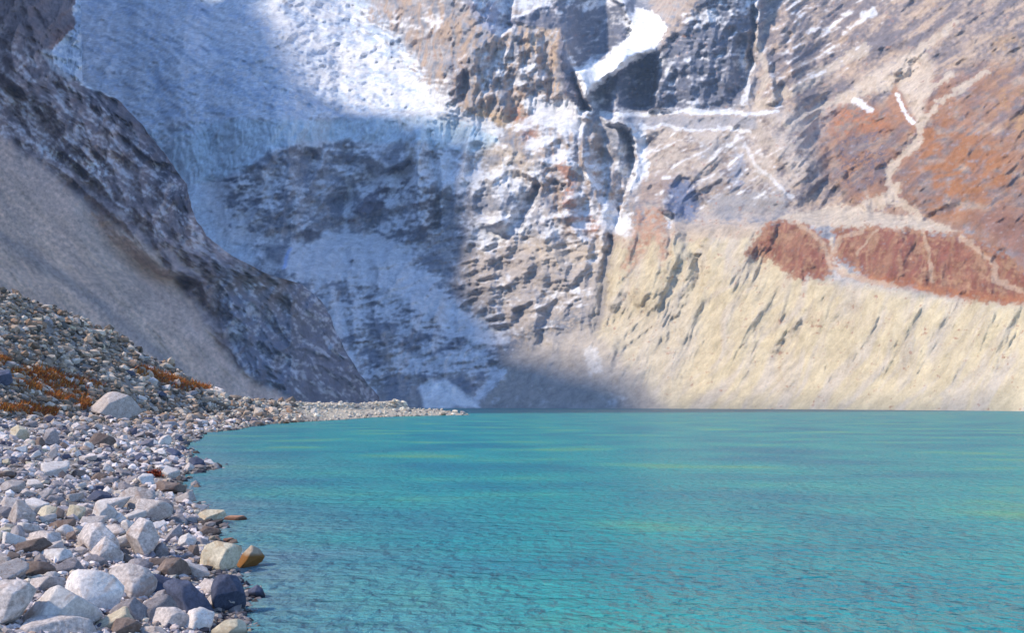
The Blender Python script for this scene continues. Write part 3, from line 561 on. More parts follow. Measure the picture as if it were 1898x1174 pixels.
# ------------------------------------------------------------------ the near shore: a gravel beach, a moraine hill behind it, a low spit reaching out
SH_D = np.array([5, 12, 15, 18, 20, 23, 26, 30, 33, 38, 44, 50, 54, 58, 62, 75, 85, 100, 125, 140, 170, 200, 230, 290, 330, 354, 400, 2000.])
SH_U = np.array([430, 425, 435, 455, 440, 445, 405, 405, 385, 345, 335, 342, 410, 400, 372, 350, 345, 365, 380, 430, 480, 540, 620, 700, 790, 872, 850, 850.])
ZT = {-1200: [(5, 1.5), (15, 2.2), (40, 5), (80, 14), (130, 26), (200, 32), (400, 30)],
      -300: [(5, 1.3), (15, 1.6), (30, 2.3), (60, 6), (100, 13), (140, 22), (200, 27), (400, 28)],
      0: [(5, .9), (10, 1.0), (25, 1.3), (45, 1.7), (60, 2.4), (80, 6), (120, 14), (150, 21), (200, 23.5), (400, 24)],
      120: [(5, .8), (10, .9), (25, 1.2), (45, 1.5), (65, 2.3), (90, 6), (130, 14), (165, 20.8), (220, 22), (400, 20)],
      200: [(5, .7), (10, .8), (25, 1.0), (45, 1.4), (70, 2.1), (100, 4.6), (140, 10), (182, 17.6), (240, 18.5), (400, 14)],
      300: [(5, .6), (10, .6), (25, .8), (45, 1.0), (75, 1.6), (110, 3.0), (160, 8), (210, 12.9), (260, 13), (400, 8)],
      380: [(5, .5), (10, .5), (25, .6), (50, .8), (80, 1.0), (130, 2.0), (190, 5), (240, 7.9), (290, 8), (400, 4)],
      450: [(5, .4), (25, .5), (60, .7), (100, 1.0), (160, 2.0), (220, 4.2), (280, 5.2), (330, 4), (400, 0)],
      540: [(5, .3), (60, .7), (150, 1.0), (210, 2.0), (260, 4.0), (300, 4.6), (350, 3), (400, -1)],
      640: [(5, .3), (200, 1.0), (260, 2.4), (310, 4.2), (350, 3.6), (390, -.4), (420, -1)],
      735: [(5, .3), (250, 1.0), (310, 3.6), (340, 5.1), (360, 4.6), (385, -.4), (420, -1)],
      765: [(5, .3), (300, 1.2), (340, 2.4), (365, 1.8), (385, -.5), (420, -1)],
      880: [(5, .3), (345, .9), (358, 1.1), (368, -.4), (420, -1)],
      1500: [(5, -1), (420, -1)]}
_ku = np.array(sorted(ZT), float)
def ground(u, D):
    u = np.asarray(u, float); D = np.asarray(D, float)
    cols = [np.interp(D, [p[0] for p in ZT[int(k)]], [p[1] for p in ZT[int(k)]]) for k in _ku]
    cols = np.stack(cols, 0); idx = np.clip(np.searchsorted(_ku, u) - 1, 0, len(_ku) - 2)
    w = np.clip((u - _ku[idx]) / (_ku[idx + 1] - _ku[idx]), 0, 1); w = w * w * (3 - 2 * w)
    if u.ndim == 0: z = cols[idx] * (1 - w) + cols[idx + 1] * w
    else:
        z = np.take_along_axis(cols, idx[None], 0)[0] * (1 - w) + np.take_along_axis(cols, (idx + 1)[None], 0)[0] * w
    us_ = np.interp(D, SH_D, SH_U); x = (u - U0) / F * D
    m = (us_ - u) / F * D                                           # metres inland from the water's edge
    m = m + 0.5 * np.minimum(D / 40, 3) * fbm(x / (1.2 + D / 40), D / (1.2 + D / 40) * .6, 80, 3)
    zs = np.where(m > 0, 0.17 * m + .6 * np.maximum(m - 14, 0), 0.28 * m)
    z = np.where(zs < z, zs, z) if True else z
    z = z + np.where(m > 0, np.minimum(m * .2, 1), .3) * (.10 + D * .0012) * fbm(x / 2.2, D / 2.2, 81, 4)
    z = z + sstep(60, 110, D) * sstep(2, 8, z) * 1.1 * fbm(x / 11, D / 11, 82, 4)
    return np.maximum(z, -2.5)
gu = arr((-1200, -40, 16), (-40, 960, 2.5), (960, 1300, 20)); gd = np.geomspace(3.0, 430, 700)
GU, GD = np.meshgrid(gu, gd)
GZ = ground(GU, GD)
GX = (GU - U0) / F * GD
a1 = fbm(GX * 1.1, GD * 1.1, 83, 5); a2 = fbm(GX / 9, GD / 9, 84, 4)
GA = mix(np.array([.14, .125, .12]) + np.zeros(GX.shape + (3,)), (.34, .31, .29), sstep(-.3, .3, a1 + .5 * a2))  # ground darkened to paint in the shade of gaps between stones
GA = mix(GA, (.24, .205, .18), sstep(90, 150, GD) * sstep(3, 9, GZ) * .7)
GA = mix(GA, (.50, .44, .34), sstep(200, 260, GD) * (1 - sstep(5, 8, GZ)) * .7)
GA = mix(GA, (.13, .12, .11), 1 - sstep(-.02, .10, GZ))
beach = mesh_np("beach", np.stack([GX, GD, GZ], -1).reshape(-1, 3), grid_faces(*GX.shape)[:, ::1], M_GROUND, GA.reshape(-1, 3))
tag(beach, kind='structure')
def hit(u, v):
    """depth at which the view line (u, v) first meets the near shore"""
    D = np.geomspace(4, 420, 4000); zr = HC + (V0 - v) / F * D
    b = np.nonzero(zr <= np.maximum(ground(np.full(D.shape, float(u)), D), 0))[0]
    return float(D[b[0]]) if len(b) else 400.0

# ---- loose stones: one heap of small ones that nobody could count
def ico(sub):
    bm = bmesh.new(); bmesh.ops.create_icosphere(bm, subdivisions=sub, radius=1.0)
    v = np.array([x.co[:] for x in bm.verts]); f = np.array([[q.index for q in x.verts] for x in bm.faces]); bm.free(); return v, f
ICO = {k_: ico(k_) for k_ in (1, 2, 3, 4, 5)}
def hull(dirs, planes, p=18):
    """star-shaped stone bounded by planes (n, d), edges slightly worn"""
    n = np.array([q_[0] for q_ in planes], float); n /= np.linalg.norm(n, axis=1, keepdims=True); d = np.array([q_[1] for q_ in planes], float)
    c = np.maximum(dirs @ n.T, 1e-4) / d[None]
    return (c**p).sum(1)**(-1.0 / p)
def rand_planes(r, k):
    out = []
    while len(out) < k:
        n = r.normal(size=3); n /= np.linalg.norm(n)
        if all(np.dot(n, o[0]) < .72 for o in out) or r.random() < .08: out.append((n, r.uniform(.72, 1.0)))
        if r.random() < .002: break
    return out
def stone_shape(seed, sub, k=11, p=22, rough=.03):
    r = np.random.default_rng(seed); d, f = ICO[sub]
    rad = hull(d, rand_planes(r, k) + [((0, 0, 1), 1.3), ((0, 0, -1), 1.3), ((1, 0, 0), 1.3), ((-1, 0, 0), 1.3), ((0, 1, 0), 1.3), ((0, -1, 0), 1.3)], p)
    rad = rad * (1 + rough * fbm(d[:, 0] * 2.5 + seed, d[:, 1] * 2.5, d[:, 2] * 2.5, 3))
    return d * rad[:, None], f
def scatter(name, n, ubox, vbox, size, cols, sub, seed, keep=None, mat=M_STONES, flat=.7):
    r = np.random.default_rng(seed); tv = [stone_shape(900 + i, sub, 9, 30, .0) for i in range(14)]
    uu = r.uniform(*ubox, n); vv = r.uniform(*vbox, n)
    D = np.geomspace(5, 420, 1400); V_, F_, C_ = [], [], []; base = 0
    us2 = np.linspace(ubox[0], ubox[1], 260); tab = [HC - ground(np.full(D.shape, x), D) for x in us2]
    for a, b in zip(uu, vv):
        j = min(int((a - ubox[0]) / (ubox[1] - ubox[0]) * 259), 259)
        h = np.nonzero(tab[j] * F / D + V0 <= b)[0] if False else np.nonzero(b >= V0 + tab[j] * F / D)[0]
        if not len(h): continue
        d = D[h[0]] * (1 + r.normal() * .004); z = HC - tab[j][h[0]]
        if z < -.12: continue
        sz = size(r, d) * (1 + .5 * max(0, (b - 960) / 200)); sz = min(sz, 10.5 * d / F)
        if keep is not None and not keep(a, b, d, z, r): continue
        v, f = tv[r.integers(14)]
        ang = r.uniform(0, 6.283); c, s_ = math.cos(ang), math.sin(ang); tl = r.normal() * .35
        sc = sz * r.uniform(.7, 1.25, 3) * np.array([1, 1, flat])
        w = v * sc; w = np.stack([w[:, 0] * math.cos(tl) + w[:, 2] * math.sin(tl), w[:, 1], -w[:, 0] * math.sin(tl) + w[:, 2] * math.cos(tl)], 1)
        w = np.stack([w[:, 0] * c - w[:, 1] * s_, w[:, 0] * s_ + w[:, 1] * c, w[:, 2]], 1)
        w += np.array([(a - U0) / F * d, d, z + sz * flat * r.uniform(.1, .5)])
        V_.append(w); F_.append(f + base); base += len(w)
        cc = np.array(cols[r.integers(len(cols))]) * r.uniform(.8, 1.2) * (.45 if z < .10 else 1); C_.append(np.repeat(cc[None], len(w), 0))
    o = mesh_np(name, np.concatenate(V_), np.concatenate(F_), mat, np.concatenate(C_), smooth=False); return o
GREYS = [(.62, .54, .52), (.52, .45, .44), (.70, .63, .61), (.40, .35, .35), (.18, .17, .20), (.54, .46, .37), (.36, .27, .22), (.60, .53, .51), (.08, .08, .11), (.22, .19, .18), (.42, .36, .34), (.12, .10, .10)]  # the darkest tones stand in for shaded gaps and faces
HILLC = [(.36, .28, .22), (.45, .36, .29), (.25, .20, .16), (.52, .44, .37), (.10, .09, .08), (.30, .20, .14), (.18, .14, .11)]
SPITC = [(.60, .52, .40), (.52, .45, .36), (.45, .41, .36), (.66, .60, .50), (.26, .24, .23)]
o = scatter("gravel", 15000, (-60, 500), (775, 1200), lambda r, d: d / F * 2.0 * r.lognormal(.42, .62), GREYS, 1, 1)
tag(o, "pale grey gravel and small stones covering the beach", "gravel", kind='stuff')
o = scatter("rubble", 9000, (-60, 560), (535, 790), lambda r, d: d / F * 2.2 * r.lognormal(.45, .6), HILLC, 1, 2)
tag(o, "grey brown rubble covering the moraine hill behind the beach", "rubble", kind='stuff')
o = scatter("spit_gravel", 3000, (380, 885), (735, 800), lambda r, d: d / F * 1.5 * r.lognormal(.3, .45), SPITC, 1, 3)
tag(o, "cream coloured stones heaped along the low spit", "gravel", kind='stuff')

# ---- dry orange grass on the hill
def grass(name, spots, n, h, cols, seed):
    r = np.random.default_rng(seed); V_, C_ = [], []
    for k_ in range(n):
        (u1, v1), (u2, v2), w = spots[r.integers(len(spots))]; t = r.random()
        u = u1 + (u2 - u1) * t + r.normal() * w * .95; v = v1 + (v2 - v1) * t + r.normal() * w * .5
        D = GRD(u, v); x = (u - U0) / F * D; z = float(ground(np.array([u]), np.array([D]))[0]); hh = h * D / 100 * r.uniform(.5, 1.3)
        a = r.uniform(0, 3.14); b = hh * .16; l = r.normal(size=2) * hh * .45; c = cols[r.integers(len(cols))]
        V_ += [(x - b * math.cos(a), D - b * math.sin(a), z - .05), (x + b * math.cos(a), D + b * math.sin(a), z - .05), (x + l[0], D + l[1], z + hh)]; C_ += [c] * 3
    return mesh_np(name, np.array(V_), np.arange(len(V_)).reshape(-1, 3), M_GRASS, np.array(C_), smooth=False)
_gD = np.geomspace(5, 420, 1500); _gu = np.arange(-60, 520, 4.0); _gt = [V0 + (HC - ground(np.full(_gD.shape, x), _gD)) * F / _gD for x in _gu]
def GRD(u, v):
    j = int(np.clip((u + 60) / 4, 0, len(_gu) - 1)); h = np.nonzero(_gt[j] <= v)[0]; return float(_gD[h[0]]) if len(h) else 300.0
o = grass("grass", [((30, 690), (110, 697), 8), ((80, 696), (185, 718), 7), ((35, 712), (75, 722), 5), ((90, 730), (128, 742), 5), ((40, 752), (78, 766), 6), ((150, 755), (160, 748), 4), ((0, 668), (12, 672), 3), ((255, 686), (300, 700), 5), ((290, 698), (330, 714), 4), ((330, 716), (385, 724), 4), ((0, 756), (50, 764), 5), ((92, 762), (100, 766), 4), ((60, 690), (150, 740), 16), ((310, 705), (370, 722), 8)],
      20000, .5, [(.36, .10, .02), (.44, .16, .03), (.22, .13, .05), (.30, .065, .02), (.52, .22, .04), (.24, .08, .03)], 7)
tag(o, "dry orange and rust coloured grass in strips across the moraine hill", "grass", kind='stuff')

# ------------------------------------------------------------------ boulders one can tell apart: (label, stone, outline in picture columns/rows, ridge column or None, extra)
# ridge: where the lit left face meets the shaded right face; 't' = mostly flat top
H = [
 ("large pale boulder with a flat speckled top, cut off by the bottom left corner", "pale", [(-20, 1215), (12, 1158), (76, 1141), (145, 1143), (172, 1150), (205, 1215)], None, 't'),
 ("white slanting boulder whose dark triangular face looks down on the corner boulder", "white", [(30, 1160), (80, 1085), (107, 1084), (135, 1100), (172, 1126), (200, 1162), (150, 1178), (50, 1178)], 100, ''),
 ("grey topped boulder at the left edge beside the white slanting one", "pale", [(-50, 1150), (-30, 1078), (38, 1074), (76, 1090), (38, 1145), (0, 1172)], 28, ''),
 ("blocky white boulder with a dark right side, brightest of the near pile", "white", [(107, 1076), (124, 1055), (172, 1056), (206, 1064), (230, 1099), (216, 1133), (178, 1138), (130, 1118)], 180, ''),
 ("speckled pink white boulder ending in a black wedge at its right", "pale", [(188, 1056), (205, 1047), (238, 1044), (275, 1053), (292, 1074), (290, 1093), (270, 1116), (230, 1110)], 268, ''),
 ("big dark blue boulder, left one of the dark pair at the waterline", "dark", [(290, 1085), (303, 1074), (330, 1072), (362, 1074), (374, 1094), (398, 1125), (410, 1137), (400, 1148), (355, 1148), (325, 1136)], 368, 'd'),
 ("big domed dark blue boulder at the water's edge, right one of the dark pair", "dark", [(388, 1080), (396, 1067), (437, 1064), (450, 1081), (459, 1117), (450, 1140), (423, 1142), (405, 1130)], 392, 'd'),
 ("small dark boulder in the water right of the dark dome", "dark", [(455, 1094), (475, 1083), (487, 1092), (493, 1107), (483, 1114), (459, 1110)], None, 'd'),
 ("rounded brown boulder in the water with a rusty wet base", "tan", [(446, 1024), (462, 1010), (480, 1016), (493, 1034), (484, 1048), (457, 1056), (436, 1048)], 452, ''),
 ("large cream boulder joined to the brown one at the waterline", "cream", [(364, 1050), (379, 1010), (398, 1002), (452, 1012), (450, 1026), (436, 1054), (414, 1062), (366, 1066)], 440, ''),
 ("cream and brown boulder behind the dark blue pair", "brown", [(288, 1062), (298, 1037), (330, 1034), (350, 1040), (364, 1057), (352, 1074), (316, 1078), (290, 1074)], 314, ''),
 ("dark pointed boulder left of the small white cobble", "grey", [(279, 1020), (296, 1003), (310, 1011), (314, 1030), (296, 1038), (280, 1034)], None, 'd'),
 ("triangular boulder with a pale left edge and a black face, standing on its end", "grey", [(296, 1002), (332, 967), (339, 982), (339, 992), (321, 1009), (302, 1008)], 303, 'd'),
 ("flat tan boulder with a pale top lying in the shallows", "cream", [(358, 967), (370, 950), (393, 943), (416, 946), (421, 956), (409, 964), (387, 972), (368, 970)], 372, 't'),
 ("thin reddish slab poking out into the lake", "red", [(412, 963), (418, 956), (452, 956), (460, 962), (452, 968), (419, 969)], None, 't'),
 ("rounded dark grey boulder below the long flat slab", "grey", [(279, 944), (292, 924), (309, 923), (323, 936), (321, 952), (304, 957), (283, 954)], None, 'd'),
 ("small dark stone touching the right of the rounded grey boulder", "grey", [(322, 948), (327, 944), (338, 944), (341, 954), (328, 960)], None, 'd'),
 ("long flat slab with a bright top and dark front at the inlet", "brown", [(276, 909), (283, 894), (295, 891), (335, 897), (348, 903), (347, 913), (317, 918), (287, 917)], None, 't'),
 ("broad pale sloping slab left of the long flat one", "pale", [(216, 930), (222, 913), (240, 901), (288, 906), (290, 920), (280, 940), (258, 948), (222, 944)], 288, 't'),
 ("low dark blue boulder rising from the shallow inlet", "dark", [(344, 863), (350, 850), (363, 846), (378, 854), (381, 863), (372, 869), (350, 868)], None, 'd'),
 ("dark flat boulder between the inlet and the gravel", "dark", [(302, 834), (312, 830), (328, 834), (339, 842), (335, 851), (309, 851)], None, 'd'),
 ("pale pointed boulder with a dark side at the head of the inlet", "white", [(292, 824), (301, 806), (309, 805), (320, 812), (323, 826), (301, 831)], 303, ''),
 ("small dark boulder against the head of the inlet", "dark", [(322, 812), (327, 808), (338, 807), (340, 818), (326, 821)], None, 'd'),
 ("tiny black stone in the water off the inlet head", "dark", [(336, 824), (345, 815), (349, 822), (345, 828), (337, 828)], None, 'd'),
 ("house sized boulder with a white left face and grey right side under the hill", "pale", [(157, 762), (170, 735), (184, 723), (215, 726), (250, 737), (264, 745), (273, 760), (272, 780), (215, 781), (169, 768)], 205, ''),
 ("pale tan block near the left edge above the gravel", "cream", [(12, 797), (30, 786), (49, 795), (56, 810), (51, 821), (15, 820)], 46, ''),
 ("pointed grey boulder with a white left edge", "grey", [(80, 822), (87, 796), (97, 789), (108, 802), (111, 828), (85, 830)], 87, ''),
 ("brown boulder touching the left of the pointed grey one", "brown", [(60, 830), (66, 812), (78, 810), (84, 820), (83, 832)], None, ''),
 ("dark reddish boulder right of the pointed grey one", "brown", [(103, 833), (116, 817), (130, 828), (131, 834), (114, 837)], None, 'd'),
 ("low brown boulder shaped like a tent on the gravel", "brown", [(152, 824), (164, 806), (184, 802), (215, 812), (223, 824), (197, 832), (178, 833)], 182, ''),
 ("black overhanging boulder at the left edge among orange grass", "dark", [(-25, 688), (-10, 684), (18, 685), (26, 708), (14, 716), (-20, 714)], None, 'd'),
 ("dark grey block cut by the left edge above the big pale cobble", "grey", [(-14, 962), (-10, 938), (20, 939), (24, 956), (16, 966)], None, 'd'),
 ("pale wedge of a cobble near the left edge", "pale", [(3, 970), (34, 922), (50, 934), (68, 954), (66, 970), (28, 976)], 44, ''),
 ("small yellowish boulder with flat sides", "cream", [(66, 964), (69, 944), (86, 937), (108, 940), (100, 962), (76, 968)], 96, ''),
 ("brown rounded stone wedged between two cream ones", "brown", [(94, 956), (107, 941), (121, 947), (118, 963), (98, 966)], None, 'd'),
 ("cream stone right of the brown rounded one", "cream", [(119, 958), (126, 935), (161, 940), (155, 962), (130, 966)], 148, ''),
 ("white boulder with a blue black right side in the middle of the beach", "white", [(170, 955), (173, 932), (199, 932), (222, 950), (211, 966), (189, 969), (176, 964)], 194, ''),
 ("flat dark brown slab under the two cream stones", "brown", [(78, 978), (107, 965), (141, 962), (143, 975), (100, 986), (82, 986)], None, 'd'),
 ("large pink grey speckled boulder in the middle of the near beach", "pale", [(133, 1000), (152, 971), (190, 969), (222, 1002), (226, 1028), (190, 1030), (137, 1022)], 186, ''),
 ("beige boulder with a purple grey patch leaning on the speckled one", "pale", [(151, 1034), (172, 1010), (195, 994), (212, 1007), (230, 1027), (228, 1045), (190, 1046)], 206, ''),
 ("dark brown stone right of the beige boulder", "brown", [(226, 1036), (231, 1026), (248, 1033), (252, 1044), (232, 1048)], None, 'd'),
 ("upright pale speckled boulder behind the dark pointed one", "pale", [(230, 1000), (236, 974), (252, 957), (283, 967), (298, 999), (276, 1038), (245, 1030)], 276, ''),
 ("bluish grey block near the left edge below the pale wedge", "grey", [(15, 996), (19, 980), (38, 970), (46, 986), (48, 1014), (23, 1012)], None, ''),
 ("banded slab with white edges lying on the near beach", "pale", [(44, 1012), (48, 986), (80, 984), (114, 987), (116, 1010), (82, 1020)], 106, 't'),
 ("small purple stone at the end of the banded slab", "brown", [(120, 1004), (123, 987), (139, 984), (142, 1002), (128, 1010)], None, ''),
 ("low white boulder between the banded slab and the blocky white boulder", "white", [(52, 1036), (58, 1024), (95, 1018), (130, 1016), (139, 1032), (114, 1046), (76, 1046)], 126, ''),
 ("long grey brown slab in shade behind the left edge boulder", "brown", [(8, 1062), (14, 1050), (48, 1041), (82, 1040), (107, 1058), (96, 1072), (50, 1076), (18, 1074)], None, 'd'),
 ("brown stone at the left edge on the end of the long slab", "brown", [(7, 1048), (17, 1021), (38, 1026), (38, 1046), (22, 1054)], None, ''),
 ("dark boulder in shade right of the blocky white one", "grey", [(200, 1136), (214, 1118), (248, 1107), (276, 1132), (267, 1158), (226, 1156)], None, 'd'),
 ("dark brown stone at the bottom edge left of the pale oval boulder", "brown", [(200, 1172), (207, 1148), (240, 1145), (266, 1157), (250, 1188), (212, 1188)], None, 'd'),
 ("pale oval boulder in front of the dark blue pair", "pale", [(268, 1158), (276, 1134), (292, 1126), (325, 1126), (348, 1139), (360, 1152), (350, 1168), (292, 1170)], 342, 't'),
 ("pale boulder cut by the bottom edge below the oval one", "pale", [(240, 1200), (248, 1172), (262, 1160), (292, 1160), (318, 1180), (322, 1206)], 300, 't'),
 ("pale wedge boulder at the bottom edge beside the water, brown on its right", "cream", [(378, 1200), (390, 1170), (414, 1152), (443, 1144), (457, 1156), (462, 1204)], 434, ''),
 ("striped bluish boulder leaning on the left of the dark blue pair", "grey", [(272, 1128), (278, 1112), (291, 1097), (313, 1091), (330, 1120), (318, 1134), (290, 1134)], 306, ''),
 ("small white cobble above the cream and brown boulder", "white", [(324, 1010), (330, 997), (350, 988), (366, 1002), (360, 1014), (340, 1018)], 352, ''),
 ("upright brown stone left of the large cream boulder", "brown", [(346, 1034), (348, 1012), (367, 1009), (371, 1034), (358, 1040)], 360, ''),
 ("thin brown slab awash behind the large cream boulder", "red", [(408, 1004), (414, 999), (430, 997), (440, 1003), (434, 1009), (414, 1010)], None, 't'),
 ("dark grey slab lying just below the upright speckled boulder", "grey", [(228, 1052), (240, 1036), (268, 1036), (288, 1048), (280, 1062), (240, 1064)], None, 'd'),
]
rck = np.random.default_rng(77)
HEROES = []
def hero(label, kind, out, ridge_u, ex, sub=4):
    out = np.array(out, float); c = out.mean(0); bot = min(out[:, 1].max(), 1190.0); cu = c[0]
    D0 = hit(cu, bot - 3); wpx = out[:, 0].max() - out[:, 0].min(); hpx = out[:, 1].max() - out[:, 1].min()
    wm = wpx / F * D0; dep = 0.42 * min(wm, 1.6 * hpx / F * D0 + .3 * wm); Dc = D0 + dep * .8; m = Dc / F
    P_ = (out - c) * m; P_[:, 1] *= -1; n = len(P_); pl = []
    for i in range(n):
        a, b = P_[i], P_[(i + 1) % n]; e = b - a; nn = np.array([e[1], -e[0]]); nn /= max(np.linalg.norm(nn), 1e-9)
        if np.dot(nn, a) < 0: nn = -nn
        d = max(np.dot(nn, a), .02); up = nn[1]
        fr = math.radians((rck.uniform(4, 14) if ridge_u is not None else rck.uniform(12, 32)) if up < .5 else rck.uniform(26, 48) if ex != 't' else rck.uniform(8, 20)); bk = math.radians(rck.uniform(15, 40))
        pl.append(((nn[0] * math.cos(fr), -math.sin(fr), nn[1] * math.cos(fr)), d * math.cos(fr)))
        pl.append(((nn[0] * math.cos(bk), math.sin(bk), nn[1] * math.cos(bk)), d * math.cos(bk)))
    def thru(nv, pt):
        nv = np.array(nv, float); nv /= np.linalg.norm(nv); d = float(np.dot(nv, pt))
        if d > .03: pl.append((nv, d))
    if ridge_u is not None:
        rx = (ridge_u - c[0]) * m
        thru((-.36 + rck.normal() * .06, -.78, .50), (rx, -dep * .9, 0)); thru((.80, -.58 + rck.normal() * .05, -.04), (rx, -dep * .9, 0))
    elif ex == 'd': thru((.25 + rck.normal() * .1, -.95, -.05), (0, -dep * .8, 0))
    else: thru((rck.normal() * .2, -.9, .15), (0, -dep * .8, 0))
    thru((rck.normal() * .2, 1, .1), (0, dep, 0))
    pts3 = np.concatenate([np.stack([P_[:, 0], np.zeros(n), P_[:, 1]], 1), [[0, -dep, 0]]])
    for _ in range(5):
        nv = np.array([rck.uniform(-1, 1), -rck.uniform(.25, 1), rck.uniform(-.3, 1)]); nv /= np.linalg.norm(nv); pl.append((nv, max(.03, rck.uniform(.66, .84) * (pts3 @ nv).max())))
    sub = 5 if wpx > 40 else sub; dr, f = ICO[sub]; sd_ = rck.uniform(0, 99)
    rad = hull(dr, pl, 90); v = dr * rad[:, None]
    v = v + dr * (rad * (.022 * fbm(dr[:, 0] * 2 + sd_, dr[:, 1] * 2, dr[:, 2] * 2, 3) + .02 * fbm(dr[:, 0] * 8 + sd_, dr[:, 1] * 8, dr[:, 2] * 8, 2)))[:, None]
    cen = pos(c[0], c[1], Dc); zb = v[:, 2].min() * .9
    o = mesh_np("boulder", v - np.array([0, 0, zb]), f, RM[kind]); o.location = cen + np.array([0, 0, zb])
    tag(o, label, "boulder"); HEROES.append((c[0], c[1], out)); return o
for h in H: hero(*h)
# ---- the other stones big enough to count: copies of a few shapes, each lying its own way
SHAPES = []
for i in range(14):
    v, f = stone_shape(300 + i, 4, int(rck.integers(4, 8)), 60, .05); kind = ["pale", "white", "grey", "pale", "cream", "white", "brown", "pale", "dark", "pale", "grey", "white", "pale", "grey"][i]
    o = mesh_np("stone", v, f, RM[kind]); SHAPES.append((o, kind))
ADJ = {"pale": "pale speckled grey", "white": "whitish", "grey": "mid grey", "cream": "cream coloured", "brown": "brown", "dark": "dark slate"}
occ = []; made = 0; used = set(); tries = 0
def inside(u, v, out):
    n = len(out); c_ = False
    for i in range(n):
        x1, y1 = out[i]; x2, y2 = out[(i + 1) % n]
        if (y1 > v) != (y2 > v) and u < (x2 - x1) * (v - y1) / (y2 - y1) + x1: c_ = not c_
    return c_
while made < 239 and tries < 20000:
    tries += 1
    z_ = rck.random()
    if z_ < .80: u = rck.uniform(-20, 470); v = 880 + 292 * rck.random()**.75; wpx = rck.uniform(20, 42) * (.6 + .9 * (v - 880) / 290) * (1.35 if rck.random() < .4 else 1)
    elif z_ < .91: u = rck.uniform(-20, 400); v = rck.uniform(780, 885); wpx = rck.uniform(9, 20)
    else: u = rck.uniform(-20, 420); v = rck.uniform(590, 770); wpx = rck.uniform(8, 18)
    D = GRD(u, v); gz = float(ground(np.array([u]), np.array([D]))[0]); 
    if gz < (-.02 if rck.random() < .1 and wpx < 22 else .06): continue
    if v > 940 and u + .6 * wpx > float(np.interp(D, SH_D, SH_U)): continue
    if any(inside(u, v - wpx * .2, hh[2]) for hh in HEROES): continue
    if any((u - a)**2 + ((v - b) * 1.5)**2 < (.46 * (wpx + w))**2 for a, b, w in occ): continue
    occ.append((u, v, wpx)); k_ = int(rck.integers(14)); src, kind = SHAPES[k_]; r_ = wpx / F * D * .5
    o = src if k_ not in used else src.copy()
    if k_ in used: COL.objects.link(o)
    used.add(k_)
    o.location = ((u - U0) / F * D, D + r_ * .5, gz + r_ * rck.uniform(.15, .4)); o.rotation_euler = (rck.uniform(-.5, .5), rck.uniform(-.5, .5), rck.uniform(0, 6.28))
    o.scale = (r_ * rck.uniform(.95, 1.2), r_ * rck.uniform(.8, 1.1), r_ * rck.uniform(.55, .85))
    where = ("among the boulders of the near beach" if v > 880 else "on the gravel halfway up the beach" if v > 775 else "on the rubble of the moraine hill")
    tag(o, f"{ADJ[kind]} stone lying {where}", "stone", f"{ADJ[kind]} stones {where}"); made += 1
for i, (o, kd) in enumerate(SHAPES):
    if i not in used: bpy.data.objects.remove(o)
print("stones", made, "boulders", len(HEROES))
# ---- low rust-red shrub by the shore
r = np.random.default_rng(5); D = GRD(284, 884); c0_ = np.array([(284 - U0) / F * D, D, float(ground(np.array([284.]), np.array([D]))[0])]); V_, C_ = [], []
for i in range(900):
    p_ = r.normal(size=3) * np.array([.24, .22, .11]); p_[2] = abs(p_[2]) + .02; q_ = c0_ + p_ + np.array([0, .1, .0]); 
    for j in range(3): V_.append(q_ + r.normal(size=3) * .045)
    C_ += [[(.20, .035, .02), (.13, .03, .02), (.30, .07, .03)][r.integers(3)]] * 3
o = mesh_np("shrub", np.array(V_), np.arange(len(V_)).reshape(-1, 3), M_GRASS, np.array(C_), smooth=False)
tag(o, "low rust red shrub on the shore above the long flat slab", "shrub")

# ------------------------------------------------------------------ the lake: milky turquoise water with short wind ripples
m, n, l, p = new_mat("glacial_water")
tc = n.new("ShaderNodeTexCoord")
def wave(scale, sx, sy, det):
    mp = n.new("ShaderNodeMapping"); mp.inputs["Scale"].default_value = (sx * scale, sy * scale, 1); l.new(tc.outputs["Object"], mp.inputs[0])
    t = n.new("ShaderNodeTexNoise"); t.inputs["Scale"].default_value = 1.0; t.inputs["Detail"].default_value = det; t.inputs["Roughness"].default_value = .5; l.new(mp.outputs[0], t.inputs["Vector"]); return t
w1 = wave(2.6, 1.1, 1.0, 5); w2 = wave(.8, .5, 1.0, 5); w3 = wave(.10, .8, 1.0, 6)
b1 = n.new("ShaderNodeBump"); b1.inputs["Strength"].default_value = 1.0; b1.inputs["Distance"].default_value = .33; l.new(w1.outputs["Fac"], b1.inputs["Height"])
b2 = n.new("ShaderNodeBump"); b2.inputs["Strength"].default_value = 1.0; b2.inputs["Distance"].default_value = .5; l.new(w2.outputs["Fac"], b2.inputs["Height"]); l.new(b1.outputs[0], b2.inputs["Normal"])
l.new(b2.outputs[0], p.inputs["Normal"])
cr = n.new("ShaderNodeValToRGB"); cr.color_ramp.elements.new(.56); cr.color_ramp.elements[2].color = (.10, .34, .20, 1); cr.color_ramp.elements[0].position = .36; cr.color_ramp.elements[2].position = .70; cr.color_ramp.elements[1].position = .56  # green stop paints the pale slope's reflected glints into the water colour
cr.color_ramp.elements[0].color = (.006, .185, .245, 1); cr.color_ramp.elements[1].color = (.018, .285, .285, 1)
l.new(w3.outputs["Fac"], cr.inputs[0])
at = n.new("ShaderNodeAttribute"); at.attribute_name = "albedo"; sh = n.new("ShaderNodeMix"); sh.data_type = 'RGBA'      # pale reflection near the shore, painted as a grey tint
l.new(at.outputs["Fac"], sh.inputs[0]); l.new(cr.outputs[0], sh.inputs[6]); sh.inputs[7].default_value = (.17, .24, .29, 1)
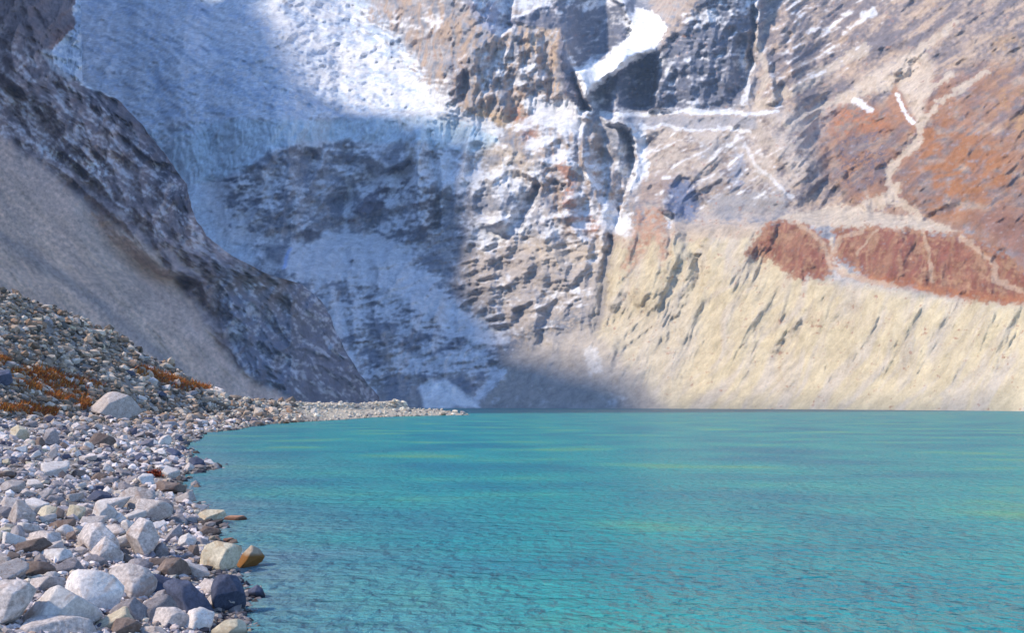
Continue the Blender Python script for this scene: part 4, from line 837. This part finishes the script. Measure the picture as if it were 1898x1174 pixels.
df = n.new("ShaderNodeBsdfDiffuse"); l.new(sh.outputs[2], df.inputs["Color"]); gl = n.new("ShaderNodeBsdfGlossy"); gl.inputs["Roughness"].default_value = .13
fr = n.new("ShaderNodeFresnel"); fr.inputs["IOR"].default_value = 1.33; mu = n.new("ShaderNodeMath"); mu.operation = 'MULTIPLY'; mu.inputs[1].default_value = .85
for q in (df, gl, fr): l.new(b2.outputs[0], q.inputs["Normal"])
ms = n.new("ShaderNodeMixShader"); l.new(fr.outputs[0], mu.inputs[0]); l.new(mu.outputs[0], ms.inputs[0]); l.new(df.outputs[0], ms.inputs[1]); l.new(gl.outputs[0], ms.inputs[2])
l.new(ms.outputs[0], n["Material Output"].inputs["Surface"]); n.remove(p)
lu = np.concatenate([-np.geomspace(20000, 400, 30), arr((0, 1900, 8)), np.geomspace(2000, 20000, 30)]); ld = np.geomspace(2.0, 3200, 420)
LU, LD = np.meshgrid(lu, ld); shu = np.interp(LD, SH_D, SH_U); off_ = (LU - shu) / F * LD                       # metres out from the near shore
sheen = np.exp(-np.maximum(off_, 0) / (2.2 + LD * .05)) * np.clip(1 - LD / 260, 0, 1) * (.8 + .6 * fbm((LU - U0) / F * LD / 3, LD / 3, 5, 3))
LX = (LU - U0) / F * LD
o = mesh_np("lake", np.stack([LX, LD, LX * 0], -1).reshape(-1, 3), grid_faces(*LX.shape), m, np.repeat(np.clip(sheen, 0, 1).reshape(-1, 1), 3, 1)); tag(o, kind='structure')

# ------------------------------------------------------------------ thin blue mountain air
m, n, l, p = new_mat("air"); n.remove(p); vp = n.new("ShaderNodeVolumePrincipled")
vp.inputs["Color"].default_value = (.42, .62, 1.0, 1); vp.inputs["Density"].default_value = .0001; vp.inputs["Anisotropy"].default_value = 0.0
l.new(vp.outputs[0], n["Material Output"].inputs["Volume"])
bm = bmesh.new(); bmesh.ops.create_cube(bm, size=1.0); me = bpy.data.meshes.new("haze"); bm.to_mesh(me); bm.free(); me.materials.append(m)
o = bpy.data.objects.new("haze", me); COL.objects.link(o); o.scale = (9000, 9000, 4600); o.location = (0, 2200, 2280); tag(o, kind='stuff', label="thin blue mountain air lying over the lake and cirque")
